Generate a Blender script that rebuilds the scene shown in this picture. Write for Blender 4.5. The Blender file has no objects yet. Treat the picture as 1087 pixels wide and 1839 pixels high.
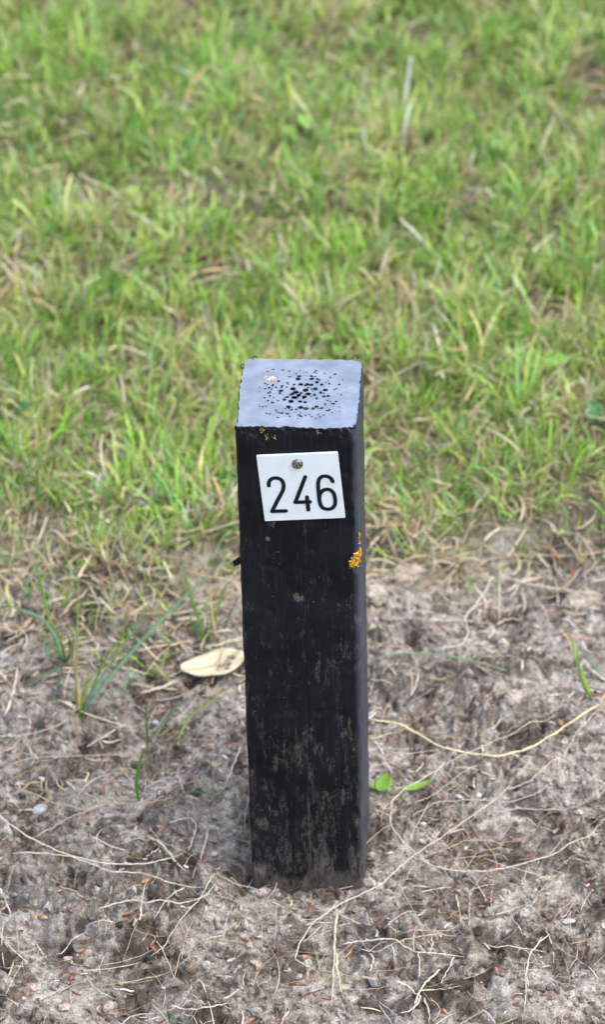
import bpy, math, random
import numpy as np
from mathutils import Vector

SC = bpy.context.scene
COL = SC.collection
random.seed(7)
RNG = np.random.default_rng(11)
rad = math.radians

# ------------------------------------------------------------------ camera
CAM = np.array([0.0, -1.92863, 1.68687])
PITCH, YAW, ROLL, FPX = rad(36.4711), rad(-0.0078), rad(-1.493), 7312.2     # FPX: focal length in pixels of an 1839 px high frame
POST_H, POST_W, POST_YAW = 0.34671, 0.07, rad(-4.5817)
_f = np.array([math.sin(YAW) * math.cos(PITCH), math.cos(YAW) * math.cos(PITCH), -math.sin(PITCH)])
_r0 = np.array([math.cos(YAW), -math.sin(YAW), 0.0])
_u0 = np.cross(_r0, _f)
_r = math.cos(ROLL) * _r0 + math.sin(ROLL) * _u0
_u = -math.sin(ROLL) * _r0 + math.cos(ROLL) * _u0

cd = bpy.data.cameras.new('camera')
cam = bpy.data.objects.new('camera', cd)
COL.objects.link(cam)
from mathutils import Matrix
cam.matrix_world = Matrix(((_r[0], _u[0], -_f[0], CAM[0]), (_r[1], _u[1], -_f[1], CAM[1]), (_r[2], _u[2], -_f[2], CAM[2]), (0, 0, 0, 1)))
cd.sensor_fit = 'VERTICAL'
cd.sensor_height = 22.3
cd.sensor_width = 22.3
cd.lens = FPX / 1839.0 * 22.3
cd.clip_start = 0.05
cd.clip_end = 2000
cd.dof.use_dof = True
cd.dof.focus_distance = 2.395
cd.dof.aperture_fstop = 5.4
SC.camera = cam

# ------------------------------------------------------------------ sky, sun, exposure
SUN_EL, SUN_AZ = rad(64), rad(118)         # azimuth clockwise from +Y: high, to the right and a little behind the camera
w = bpy.data.worlds.new('World')
SC.world = w
w.use_nodes = True
wn = w.node_tree.nodes
sky = wn.new('ShaderNodeTexSky')
sky.sky_type = 'NISHITA'
sky.sun_disc = False
sky.sun_elevation = SUN_EL
sky.sun_rotation = SUN_AZ
sky.dust_density = 2.5
sky.air_density = 1.0
bg = wn['Background']
bg.inputs['Strength'].default_value = 0.12
w.node_tree.links.new(sky.outputs[0], bg.inputs['Color'])
sd = bpy.data.lights.new('sun', 'SUN')
sd.energy = 1.5
sd.angle = rad(70)
sd.color = (1.0, 0.965, 0.91)
so = bpy.data.objects.new('sun', sd)
COL.objects.link(so)
sdir = Vector((math.sin(SUN_AZ) * math.cos(SUN_EL), math.cos(SUN_AZ) * math.cos(SUN_EL), math.sin(SUN_EL)))
so.rotation_euler = sdir.to_track_quat('Z', 'Y').to_euler()
so.location = sdir * 5
vs = SC.view_settings
vs.view_transform = 'Standard'
vs.look = 'None'
vs.exposure = 1.42
vs.gamma = 1.0
vs.use_curve_mapping = False
SC.render.engine = 'CYCLES'
SC.cycles.use_denoising = True
SC.cycles.max_bounces = 6
SC.cycles.diffuse_bounces = 3
SC.cycles.glossy_bounces = 2
SC.cycles.transmission_bounces = 4
SC.cycles.use_adaptive_sampling = True
SC.cycles.adaptive_threshold = 0.02
SC.cycles.sample_clamp_indirect = 6

# ------------------------------------------------------------------ noise
def _h(ix, iy, seed):
    a = (ix.astype(np.int64) * 374761393 + iy.astype(np.int64) * 668265263 + seed * 974634777) & 0xFFFFFFFF
    a = ((a ^ (a >> 13)) * 1274126177) & 0xFFFFFFFF
    a = ((a ^ (a >> 16)) * 2246822519) & 0xFFFFFFFF
    return ((a ^ (a >> 15)) & 0xFFFFFF) / float(0x1000000)

def noise(x, y, s=1.0, seed=0):
    """gradient noise, about -0.7 to 0.7"""
    x = np.asarray(x, float) / s; y = np.asarray(y, float) / s
    ix = np.floor(x); iy = np.floor(y); fx = x - ix; fy = y - iy
    ux = fx * fx * fx * (fx * (fx * 6 - 15) + 10); uy = fy * fy * fy * (fy * (fy * 6 - 15) + 10)
    def g(dx, dy):
        a = _h(ix + dx, iy + dy, seed) * 6.2831853
        return np.cos(a) * (fx - dx) + np.sin(a) * (fy - dy)
    return (g(0, 0) * (1 - ux) + g(1, 0) * ux) * (1 - uy) + (g(0, 1) * (1 - ux) + g(1, 1) * ux) * uy

def fbm(x, y, s, seed=0, n=4, gain=0.5):
    t = 0; a = 1.0
    for i in range(n):
        t = t + a * noise(x, y, s / 2 ** i, seed + i * 17); a *= gain
    return t

def worley(x, y, s, seed=0):
    x = np.asarray(x, float) / s; y = np.asarray(y, float) / s
    ix = np.floor(x); iy = np.floor(y)
    f1 = np.full(x.shape, 9.0); f2 = np.full(x.shape, 9.0)
    for dx in (-1, 0, 1):
        for dy in (-1, 0, 1):
            px = ix + dx + _h(ix + dx, iy + dy, seed); py = iy + dy + _h(ix + dx, iy + dy, seed + 5)
            d = np.hypot(x - px, y - py)
            f2 = np.where(d < f1, f1, np.minimum(f2, d)); f1 = np.minimum(f1, d)
    return f1, f2

def tuft_cell(x, y, s, seed=0):
    """nearest tuft: distance (in cells), direction from its crown, a number of its own"""
    x = np.asarray(x, float) / s; y = np.asarray(y, float) / s
    ix = np.floor(x); iy = np.floor(y)
    f1 = np.full(x.shape, 9.0); vx = np.zeros(x.shape); vy = np.zeros(x.shape); idn = np.zeros(x.shape)
    for dx in (-1, 0, 1):
        for dy in (-1, 0, 1):
            px = ix + dx + _h(ix + dx, iy + dy, seed); py = iy + dy + _h(ix + dx, iy + dy, seed + 5)
            d = np.hypot(x - px, y - py); c = d < f1
            vx = np.where(c, x - px, vx); vy = np.where(c, y - py, vy); idn = np.where(c, _h(ix + dx, iy + dy, seed + 9), idn); f1 = np.minimum(f1, d)
    return f1, vx, vy, idn

def sstep(a, b, v):
    t = np.clip((np.asarray(v, float) - a) / (b - a), 0, 1)
    return t * t * (3 - 2 * t)

def lin(r, g, b):
    return tuple(((c / 255) / 12.92 if c / 255 <= 0.04045 else ((c / 255 + 0.055) / 1.055) ** 2.4) for c in (r, g, b))

# ------------------------------------------------------------------ where things stand: sight lines of the photograph to real points
def ray(px, py):
    d = _f + _r * ((px - 543.5) / FPX) + _u * ((919.5 - py) / FPX)
    return d / np.linalg.norm(d)

def on_plane(px, py, z=0.0):
    d = ray(px, py); t = (z - CAM[2]) / d[2]
    return CAM + d * t

CY, SY = math.cos(POST_YAW), math.sin(POST_YAW)
def on_front(px, py):
    """point on the front face of the post, in the post's own x and z"""
    d = ray(px, py)
    dl = np.array([d[0] * CY + d[1] * SY, -d[0] * SY + d[1] * CY, d[2]])
    cl = np.array([CAM[0] * CY + CAM[1] * SY, -CAM[0] * SY + CAM[1] * CY, CAM[2]])
    t = (-POST_W / 2 - cl[1]) / dl[1]
    p = cl + dl * t
    return p[0], p[2]
def on_top(px, py):
    p = on_plane(px, py, POST_H)
    return p[0] * CY + p[1] * SY, -p[0] * SY + p[1] * CY

# edge of the turf
_edge_px = [(-900, 960), (-500, 1020), (-200, 1010), (0, 1005), (60, 1005), (110, 1050), (160, 1105), (220, 1125), (290, 1115), (335, 1060), (380, 1035), (430, 1045), (500, 1030), (600, 1030), (690, 1040),
            (760, 1030), (840, 1045), (900, 1015), (960, 1000), (1087, 1012), (1300, 990), (1600, 1025), (2000, 990)]
_edge = np.array([on_plane(*p)[:2] for p in _edge_px])
def turf(x, y):
    """signed distance-like value: positive inside the turf"""
    yb = np.interp(x, _edge[:, 0], _edge[:, 1])
    return y - yb + 0.018 * noise(x, y, 0.05, 41) + 0.012 * noise(x, y, 0.02, 42) + 0.25 * sstep(0.5, 3, np.abs(x)) * noise(x, y, 0.7, 43)

# hollows (-) and lumps (+) of the soil: photo x, y, half sizes in mm, height in mm, turn
_feat = [(28, 1624, 15, 5, -13, -14), (78, 1686, 14, 5.5, -13, -38), (5, 1612, 10, 5, -9, 0), (105, 1702, 8, 4.5, -10, -10), (30, 1590, 26, 12, 5, 0), (60, 1655, 22, 9, 4, -10), (364, 1556, 9, 7, -9, 0), (268, 1683, 4, 4, -6, 0),
         (430, 1545, 9, 9, 4, 0), (440, 1500, 4, 12, -6, 0), (250, 1290, 14, 9, -7, 0), (315, 1295, 12, 8, -6, 20), (880, 1515, 26, 16, -6, 0), (700, 1440, 10, 16, -4, 0),
         (985, 1300, 14, 9, -6, 0), (800, 1220, 16, 8, -5, 0), (870, 1690, 12, 6, -6, 10), (1010, 1740, 10, 8, -8, 0), (1030, 1665, 8, 6, -5, 0), (200, 1690, 30, 14, 3, 0),
         (520, 1640, 40, 12, 3, 0), (100, 1780, 36, 20, 5, 0), (560, 1790, 30, 18, 4, 0), (940, 1800, 26, 16, 5, 0), (650, 1620, 14, 6, -3, 0), (700, 1060, 20, 16, 4, 0),
         (250, 1820, 14, 8, -6, 0), (645, 1606, 12, 9, -7, 0), (600, 1600, 10, 6, -3, 0), (860, 1770, 16, 9, 4, 0), (750, 1730, 10, 6, -4, 0), (130, 1440, 24, 12, 3, 0), (30, 1395, 16, 8, -5, 10)]
_featw = [(on_plane(a, b)[0], on_plane(a, b)[1], c / 1000, d / 1000, e / 1000, rad(g)) for a, b, c, d, e, g in _feat]

_crust = [(90, 1790, 34, 22), (560, 1800, 34, 26), (950, 1810, 30, 16), (210, 1660, 24, 10), (530, 1650, 34, 12), (40, 1570, 20, 9), (60, 1650, 18, 8), (1020, 1660, 20, 8), (700, 1080, 26, 16), (1040, 1090, 22, 12), (720, 1790, 14, 10)]
_crustw = [(*on_plane(a, b)[:2], c / 1000, d / 1000) for a, b, c, d in _crust]
def clod(x, y):
    """1 where the soil lies in loose clods, 0 where it is a smooth packed crust"""
    r = sstep(-.17, .17, fbm(x, y, 0.075, 71, 3))
    wx = x + .010 * noise(x, y, .025, 73); wy = y + .010 * noise(x, y, .025, 74)
    for fx, fy, a, b in _crustw: r = r * (1 - .9 * np.exp(-(((wx - fx) / a) ** 2 + ((wy - fy) / b) ** 2) ** 2))
    return r

def height(x, y):
    x = np.asarray(x, float); y = np.asarray(y, float)
    t = turf(x, y)
    g = sstep(-0.02, 0.08, t)                            # 1 under the turf
    wx = x + 0.006 * noise(x, y, 0.03, 61) + 0.002 * noise(x, y, 0.008, 62); wy = y + 0.006 * noise(x, y, 0.03, 63) + 0.002 * noise(x, y, 0.008, 64)
    rough = 0.22 + 1.1 * clod(x, y)
    h = 0.010 * noise(x, y, 0.16, 1) + 0.006 * noise(x, y, 0.07, 2)
    f1, f2 = worley(wx, wy, 0.026, 3)
    c = 0.0090 * (1 - np.clip(f1 * 1.15, 0, 1) ** 4) * (.4 + .9 * sstep(-.25, .25, noise(x, y, .10, 12)))
    f1, f2 = worley(wx, wy, 0.011, 4)
    c = c + 0.0034 * (1 - np.clip(f1 * 1.2, 0, 1) ** 3) * (0.5 + sstep(-.3, .3, noise(x, y, .03, 8)))
    f1, f2 = worley(wx, wy, 0.0052, 5)
    c = c + 0.0016 * (1 - np.clip(f1 * 1.2, 0, 1) ** 2)
    f1, f2 = worley(wx, wy, 0.0029, 15)
    c = c + 0.0008 * (1 - np.clip(f1 * 1.2, 0, 1) ** 2)
    c = c + 0.0050 * fbm(wx, wy, 0.012, 6, 5, .62) - 0.0042 * sstep(0.13, 0.36, noise(wx, wy, 0.016, 9)) - 0.004 * sstep(0.2, 0.36, noise(wx, wy, 0.0065, 19))
    tq_ = c / .0026; fl = np.floor(tq_); c = .35 * c + .65 * (fl + sstep(.38, .62, tq_ - fl)) * .0026
    h = h + (c - 0.006) * rough * (1 - 0.55 * g) + 0.004 * g + 0.012 * sstep(0.0, 0.03, t)
    m = (np.abs(x) < .35) & (np.abs(y) < .4); hx, hy = wx[m], wy[m]; add = np.zeros(hx.shape)
    for fx, fy, a, b, e, r in _featw:
        dx = hx - fx; dy = hy - fy
        u = dx * math.cos(r) + dy * math.sin(r); v = -dx * math.sin(r) + dy * math.cos(r)
        add = add + e * np.exp(-((u / a) ** 2 + (v / b) ** 2) ** 1.5)
    h = h.copy(); h[m] += add
    near = np.exp(-((x / 0.055) ** 2 + ((y + 0.02) / 0.055) ** 2) ** 2)
    h = h * (1 - 0.7 * near) + near * (-.0085 + .0075 * noise(x, y, .022, 13) + .003 * noise(x, y, .009, 14)) + .007 * np.exp(-(((x + .030) / .013) ** 2 + ((y + .046) / .010) ** 2)) + .004 * np.exp(-(((x - .012) / .012) ** 2 + ((y + .045) / .008) ** 2))
    h = h * (1 - sstep(6, 30, np.hypot(x, y)))
    return h

def ground(px, py, lift=0.0):
    z = 0.0
    for _ in range(5):
        p = on_plane(px, py, z + lift)
        z = 0.5 * z + 0.5 * float(height(p[0:1], p[1:2])[0])
    return np.array([p[0], p[1], z + lift])

# ------------------------------------------------------------------ mesh helpers
def mesh(name, V, F, colors=None, smooth=True, fmat=None):
    """V (n,3); F list of (m,k) int arrays, k = 3 or 4"""
    me = bpy.data.meshes.new(name)
    V = np.asarray(V, np.float32)
    if not isinstance(F, list): F = [F]
    F = [np.asarray(f, np.int32) for f in F if len(f)]
    lv = np.concatenate([f.ravel() for f in F]); tot = np.concatenate([np.full(len(f), f.shape[1], np.int32) for f in F])
    st = np.concatenate([[0], np.cumsum(tot)[:-1]]).astype(np.int32)
    me.vertices.add(len(V)); me.vertices.foreach_set('co', V.ravel())
    me.loops.add(len(lv)); me.loops.foreach_set('vertex_index', lv)
    me.polygons.add(len(tot)); me.polygons.foreach_set('loop_start', st); me.polygons.foreach_set('loop_total', tot)
    me.polygons.foreach_set('use_smooth', np.full(len(tot), smooth))
    if fmat is not None: me.polygons.foreach_set('material_index', np.asarray(fmat, np.int32))
    if colors is not None:
        a = me.color_attributes.new('Col', 'FLOAT_COLOR', 'POINT')
        c = np.ones((len(V), 4), np.float32); c[:, :3] = colors
        a.data.foreach_set('color', c.ravel())
    me.update(calc_edges=True)
    return me

def obj(name, me, mats, parent=None, label=None, cat=None, group=None, kind=None, loc=None):
    o = bpy.data.objects.new(name, me)
    COL.objects.link(o)
    if me is not None:
        for m in (mats if isinstance(mats, (list, tuple)) else [mats]): me.materials.append(m)
    if parent is not None: o.parent = parent
    if loc is not None: o.location = [float(v) for v in loc]
    for k, v in (('label', label), ('category', cat), ('group', group), ('kind', kind)):
        if v: o[k] = v
    return o

def smooth_path(P, n):
    """Catmull-Rom through P, n samples evenly along"""
    P = np.asarray(P, float)
    if len(P) == 2:
        t = np.linspace(0, 1, n)[:, None]; return P[0] * (1 - t) + P[1] * t
    Q = np.vstack([2 * P[0] - P[1], P, 2 * P[-1] - P[-2]])
    out = []
    for i in range(1, len(Q) - 2):
        t = np.linspace(0, 1, 24, endpoint=False)[:, None]
        a, b, c, d = Q[i - 1], Q[i], Q[i + 1], Q[i + 2]
        out.append(0.5 * (2 * b + (c - a) * t + (2 * a - 5 * b + 4 * c - d) * t ** 2 + (3 * b - a - 3 * c + d) * t ** 3))
    out = np.vstack(out + [P[-1:]])
    s = np.concatenate([[0], np.cumsum(np.linalg.norm(np.diff(out, axis=0), axis=1))])
    u = np.linspace(0, s[-1], n)
    return np.stack([np.interp(u, s, out[:, k]) for k in range(out.shape[1])], -1)

def tube(P, W, T=None, sides=6, side_hint=None, twist=0.0):
    """elliptic tube along P; W half width, T half thickness per point; the width lies level unless twisted"""
    P = np.asarray(P, float); n = len(P); W = np.broadcast_to(W, (n,)); T = W if T is None else np.broadcast_to(T, (n,))
    tan = np.gradient(P, axis=0); tan /= np.linalg.norm(tan, axis=1, keepdims=True) + 1e-12
    up = np.array([0, 0, 1.0]) if side_hint is None else np.asarray(side_hint, float)
    sd_ = np.cross(tan, up); ln = np.linalg.norm(sd_, axis=1, keepdims=True); sd_ = np.where(ln > 1e-3, sd_ / (ln + 1e-9), np.array([1.0, 0, 0]))
    nr = np.cross(sd_, tan)
    tw = np.linspace(0, twist, n)[:, None]
    s2 = sd_ * np.cos(tw) + nr * np.sin(tw); n2 = -sd_ * np.sin(tw) + nr * np.cos(tw)
    a = np.arange(sides) * 2 * np.pi / sides
    V = P[:, None, :] + s2[:, None, :] * (W[:, None] * np.cos(a))[..., None] + n2[:, None, :] * (T[:, None] * np.sin(a))[..., None]
    V = V.reshape(-1, 3)
    i = np.arange(n - 1)[:, None] * sides; j = np.arange(sides)[None]; k = (j + 1) % sides
    F = np.stack([i + j, i + k, i + sides + k, i + sides + j], -1).reshape(-1, 4)
    V = np.vstack([V, P[:1], P[-1:]])
    jj = np.arange(sides); kk = (jj + 1) % sides
    C = np.concatenate([np.stack([np.full(sides, n * sides), kk, jj], -1), np.stack([np.full(sides, n * sides + 1), (n - 1) * sides + jj, (n - 1) * sides + kk], -1)])
    return V, [F, C]

def join(parts):
    """parts: list of (V, [F...], color) -> one V, F list, colours"""
    VV, F4, F3, CC = [], [], [], []; o = 0
    for p in parts:
        V, F = p[0], p[1]; VV.append(V)
        for f in F: (F4 if f.shape[1] == 4 else F3).append(f + o)
        CC.append(np.broadcast_to(np.asarray(p[2] if len(p) > 2 else (1, 1, 1), float), (len(V), 3))); o += len(V)
    F = ([np.vstack(F4)] if F4 else []) + ([np.vstack(F3)] if F3 else [])
    return np.vstack(VV), F, np.vstack(CC)

def _ico():
    t = (1 + 5 ** .5) / 2
    V = np.array([(-1, t, 0), (1, t, 0), (-1, -t, 0), (1, -t, 0), (0, -1, t), (0, 1, t), (0, -1, -t), (0, 1, -t), (t, 0, -1), (t, 0, 1), (-t, 0, -1), (-t, 0, 1)], float)
    V /= np.linalg.norm(V[0])
    F = np.array([(0, 11, 5), (0, 5, 1), (0, 1, 7), (0, 7, 10), (0, 10, 11), (1, 5, 9), (5, 11, 4), (11, 10, 2), (10, 7, 6), (7, 1, 8), (3, 9, 4), (3, 4, 2), (3, 2, 6), (3, 6, 8), (3, 8, 9),
                  (4, 9, 5), (2, 4, 11), (6, 2, 10), (8, 6, 7), (9, 8, 1)])
    return V, F
ICO_V, ICO_F = _ico()
def _subdiv(V, F):
    V = list(map(tuple, V)); mid = {}; out = []
    def m(a, b):
        k = (min(a, b), max(a, b))
        if k not in mid:
            v = np.array(V[a]) + np.array(V[b]); v /= np.linalg.norm(v); V.append(tuple(v)); mid[k] = len(V) - 1
        return mid[k]
    for a, b, c in F:
        x, y, z = m(a, b), m(b, c), m(c, a); out += [(a, x, z), (b, y, x), (c, z, y), (x, y, z)]
    return np.array(V), np.array(out)
ICO2_V, ICO2_F = _subdiv(ICO_V, ICO_F)
ICO3_V, ICO3_F = _subdiv(ICO2_V, ICO2_F)
ICO4_V, ICO4_F = _subdiv(ICO3_V, ICO3_F)

# ------------------------------------------------------------------ materials
def mat(name):
    m = bpy.data.materials.new(name); m.use_nodes = True
    nt = m.node_tree; b = nt.nodes['Principled BSDF']
    return m, nt, b

class N:
    """short node wiring"""
    def __init__(s, nt): s.nt = nt
    def n(s, t, **kw):
        x = s.nt.nodes.new(t)
        for k, v in kw.items(): setattr(x, k, v)
        return x
    def l(s, a, b): s.nt.links.new(a, b)
    def val(s, sock, v):
        if hasattr(v, 'is_output') or isinstance(v, bpy.types.NodeSocket): s.l(v, sock)
        else: sock.default_value = v
    def math(s, op, a, b=0.0, c=0.0, clamp=False):
        x = s.n('ShaderNodeMath', operation=op, use_clamp=clamp)
        s.val(x.inputs[0], a); s.val(x.inputs[1], b); s.val(x.inputs[2], c)
        return x.outputs[0]
    def noise(s, vec, scale, detail=4, rough=0.55, dist=0.0):
        x = s.n('ShaderNodeTexNoise'); s.l(vec, x.inputs['Vector'])
        x.inputs['Scale'].default_value = scale; x.inputs['Detail'].default_value = detail; x.inputs['Roughness'].default_value = rough; x.inputs['Distortion'].default_value = dist
        return x.outputs['Fac']
    def map(s, vec, scale=(1, 1, 1), rot=(0, 0, 0), loc=(0, 0, 0)):
        x = s.n('ShaderNodeMapping'); s.l(vec, x.inputs['Vector'])
        x.inputs['Scale'].default_value = scale; x.inputs['Rotation'].default_value = rot; x.inputs['Location'].default_value = loc
        return x.outputs[0]
    def step(s, v, a, b, lo=0.0, hi=1.0):
        x = s.n('ShaderNodeMapRange', interpolation_type='SMOOTHSTEP'); s.val(x.inputs['Value'], v)
        x.inputs['From Min'].default_value = a; x.inputs['From Max'].default_value = b; x.inputs['To Min'].default_value = lo; x.inputs['To Max'].default_value = hi
        return x.outputs[0]
    def mix(s, f, a, b, blend='MIX'):
        x = s.n('ShaderNodeMix', data_type='RGBA', blend_type=blend); s.val(x.inputs['Factor'], f)
        s.val(x.inputs['A'], a if not isinstance(a, tuple) else (*a, 1)[:4]); s.val(x.inputs['B'], b if not isinstance(b, tuple) else (*b, 1)[:4])
        return x.outputs['Result']
    def bump(s, hgt, strength, dist, normal=None):
        x = s.n('ShaderNodeBump'); s.l(hgt, x.inputs['Height']); x.inputs['Strength'].default_value = strength; x.inputs['Distance'].default_value = dist
        if normal is not None: s.l(normal, x.inputs['Normal'])
        return x.outputs[0]
    def obj(s): return s.n('ShaderNodeTexCoord').outputs['Object']
    def attr(s): return s.n('ShaderNodeAttribute', attribute_name='Col').outputs['Color']
    def geo(s): return s.n('ShaderNodeNewGeometry').outputs['Position']

def m_soil():
    m, nt, b = mat('dry_sandy_soil'); k = N(nt); p = k.geo()
    n1 = k.noise(p, 160, 6, .65); n2 = k.noise(p, 900, 3, .6); n3 = k.noise(p, 38, 3, .6)
    c = k.mix(k.step(n1, .3, .72), (0.50, 0.46, 0.43), (1.34, 1.34, 1.35)); c = k.mix(1.0, k.attr(), c, 'MULTIPLY')
    c = k.mix(1.0, c, k.mix(k.step(n2, .28, .72), (0.55, 0.55, 0.56), (1.40, 1.40, 1.40)), 'MULTIPLY')
    c = k.mix(k.step(n3, .55, .75, 0, .35), c, k.mix(1.0, c, (0.75, 0.62, 0.5), 'MULTIPLY'))
    k.l(c, b.inputs['Base Color']); b.inputs['Roughness'].default_value = .95; b.inputs['Specular IOR Level'].default_value = .2
    h = k.math('ADD', k.math('MULTIPLY', n1, .7), k.math('MULTIPLY', n2, .5))
    k.l(k.bump(h, 1.0, .0026), b.inputs['Normal'])
    return m

def m_plant(name, trans=.35, rough=.5, spec=.35, vein=True):
    """thin leaf: colour from the blade, some light passing through"""
    m, nt, b = mat(name); k = N(nt)
    c = k.attr(); n1 = k.noise(k.geo(), 260, 3, .6)
    c = k.mix(1.0, c, k.mix(k.step(n1, .3, .7), (.82, .82, .82), (1.15, 1.15, 1.15)), 'MULTIPLY')
    k.l(c, b.inputs['Base Color']); b.inputs['Roughness'].default_value = rough; b.inputs['Specular IOR Level'].default_value = spec
    t = k.n('ShaderNodeBsdfTranslucent'); k.l(c, t.inputs['Color'])
    x = k.n('ShaderNodeMixShader'); x.inputs[0].default_value = trans
    k.l(b.outputs[0], x.inputs[1]); k.l(t.outputs[0], x.inputs[2]); k.l(x.outputs[0], nt.nodes['Material Output'].inputs['Surface'])
    return m

def m_dry(name, rough=.7, fine=500, spec=.25, lo=.6):
    m, nt, b = mat(name); k = N(nt)
    n1 = k.noise(k.geo(), fine, 4, .65)
    c = k.mix(1.0, k.attr(), k.mix(k.step(n1, .28, .72), (lo + .02, lo, lo - .03), (1.15 + (.6 - lo) * .2, 1.15, 1.15)), 'MULTIPLY')
    k.l(c, b.inputs['Base Color']); b.inputs['Roughness'].default_value = rough; b.inputs['Specular IOR Level'].default_value = spec
    k.l(k.bump(n1, .5, .0004), b.inputs['Normal'])
    return m

def m_post():
    m, nt, b = mat('black_recycled_plastic'); k = N(nt); o = k.obj()
    sep = k.n('ShaderNodeSeparateXYZ'); k.l(o, sep.inputs[0]); z = sep.outputs['Z']
    fine = k.noise(k.map(o, (1, 1, .55)), 1500, 3, .6)
    streak = k.noise(k.map(o, (1, 1, .22)), 330, 5, .68, .5)
    blot = k.noise(k.map(o, (1, 1, .5)), 75, 4, .6)
    # splashed soil: thick at the foot, thinning upwards
    lowv = k.n('ShaderNodeFloatCurve')
    k.l(k.math('MULTIPLY', z, 1 / .3467, clamp=True), lowv.inputs['Value'])
    cv = lowv.mapping.curves[0]
    cv.points[0].location = (0, .72); cv.points[1].location = (1, .17)
    for pt in ((.03, .56), (.06, .49), (.18, .43), (.32, .39), (.5, .365), (.7, .325), (.9, .23)): cv.points.new(*pt)
    lowv.mapping.update()
    amt = lowv.outputs[0]
    v = k.math('ADD', k.math('MULTIPLY', streak, .62), k.math('MULTIPLY', blot, .38))
    d = k.math('ADD', v, k.math('MULTIPLY', amt, .52))
    d = k.math('ADD', d, k.math('MULTIPLY', k.math('SUBTRACT', fine, .5), .36))
    dirt = k.step(d, .72, .90, 0, .6)
    # round smudges and scuffs where they sit on the front
    sm = None
    for px, py, r, a in ((535, 1075, .0042, .62), (489, 943, .0038, .5), (481, 968, .0016, .75), (495, 1365, .0058, .5), (472, 1400, .005, .4), (470, 1480, .0075, .5), (560, 1500, .004, .4), (585, 1425, .0036, .45),
                         (560, 1390, .0032, .5), (470, 1560, .008, .6), (600, 1570, .005, .6), (545, 1590, .007, .55), (555, 1165, .0022, .4), (480, 1250, .003, .35), (455, 1255, .0025, .5)):
        x_, z_ = on_front(px, py)
        vm = k.n('ShaderNodeVectorMath', operation='DISTANCE'); k.l(k.map(o, (1, .35, .8)), vm.inputs[0]); vm.inputs[1].default_value = (x_, -.035 * .35, z_ * .8)
        g = k.step(vm.outputs['Value'], r * 1.7, r * .1, 0, a)
        sm = g if sm is None else k.math('MAXIMUM', sm, g)
    sm = k.step(k.math('ADD', k.math('MULTIPLY', sm, .62), k.math('ADD', k.math('MULTIPLY', fine, .45), k.math('MULTIPLY', streak, .55))), .72, .92, 0, .8)
    dirt = k.math('MAXIMUM', dirt, sm)
    # pale specks and thin scratches
    vo = k.n('ShaderNodeTexVoronoi'); k.l(o, vo.inputs['Vector']); vo.inputs['Scale'].default_value = 230
    speck = k.math('MULTIPLY', k.step(vo.outputs['Distance'], .17, .06), k.step(k.noise(o, 60, 2), .56, .66))
    dirt = k.math('MAXIMUM', dirt, k.math('MULTIPLY', speck, .6))
    s1 = k.step(k.noise(k.map(o, (1, 1, .05), (.5, .6, .3)), 900, 2, .5), .70, .78, 0, .22)
    s2 = k.step(k.noise(k.map(o, (1, 1, .04), (-.9, .3, .2)), 800, 2, .5), .71, .79, 0, .22)
    scr = k.math('MAXIMUM', s1, s2)
    base = k.mix(k.step(k.noise(o, 45, 4), .3, .7), (.0038, .0046, .0066), (.0085, .0098, .013))
    grain = k.step(k.noise(k.map(o, (1, 1, .025)), 620, 3, .6), .52, .72, 0, .32)
    base = k.mix(grain, base, (.026, .028, .033))
    base = k.mix(scr, base, (.22, .23, .25))
    tan = k.mix(k.noise(o, 120, 3), (.085, .070, .053), (.215, .185, .148))
    # the side that faces the weather has gone grey and scuffed
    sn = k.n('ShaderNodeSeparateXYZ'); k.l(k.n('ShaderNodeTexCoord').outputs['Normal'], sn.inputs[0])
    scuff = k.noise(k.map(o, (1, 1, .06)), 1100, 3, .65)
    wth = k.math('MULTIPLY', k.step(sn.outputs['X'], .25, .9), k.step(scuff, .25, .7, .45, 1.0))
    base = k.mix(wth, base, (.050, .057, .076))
    base = k.mix(dirt, base, tan)
    k.l(base, b.inputs['Base Color'])
    r = k.step(k.noise(k.map(o, (1, 1, .2)), 260, 4), .25, .75, .34, .52); r = k.math('ADD', r, k.math('MULTIPLY', dirt, .4), clamp=True)
    k.l(r, b.inputs['Roughness']); b.inputs['Specular IOR Level'].default_value = .18
    hh = k.math('ADD', k.math('MULTIPLY', k.noise(k.map(o, (1, 1, .12)), 700, 4, .6), .6), k.math('MULTIPLY', dirt, .5))
    k.l(k.bump(hh, .35, .0005), b.inputs['Normal'])
    return m

def m_top():
    m, nt, b = mat('weathered_sawn_plastic'); k = N(nt); o = k.obj()
    saw = k.noise(k.map(o, (.05, 1, 1), (0, 0, rad(-36))), 1500, 3, .6)
    blot = k.noise(o, 90, 5, .6)
    c = k.mix(k.step(blot, .3, .7), (.158, .190, .245), (.230, .268, .330))
    c = k.mix(k.step(k.noise(o, 38, 4, .6), .5, .68, 0, .2), c, (.12, .125, .13))
    c = k.mix(k.step(saw, .62, .74, 0, .5), c, (.07, .076, .10))
    c = k.mix(k.step(k.noise(o, 420, 3), .68, .76, 0, .5), c, (.42, .42, .45))
    k.l(c, b.inputs['Base Color']); b.inputs['Roughness'].default_value = .38
    k.l(k.bump(saw, .35, .0004), b.inputs['Normal'])
    return m

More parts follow.
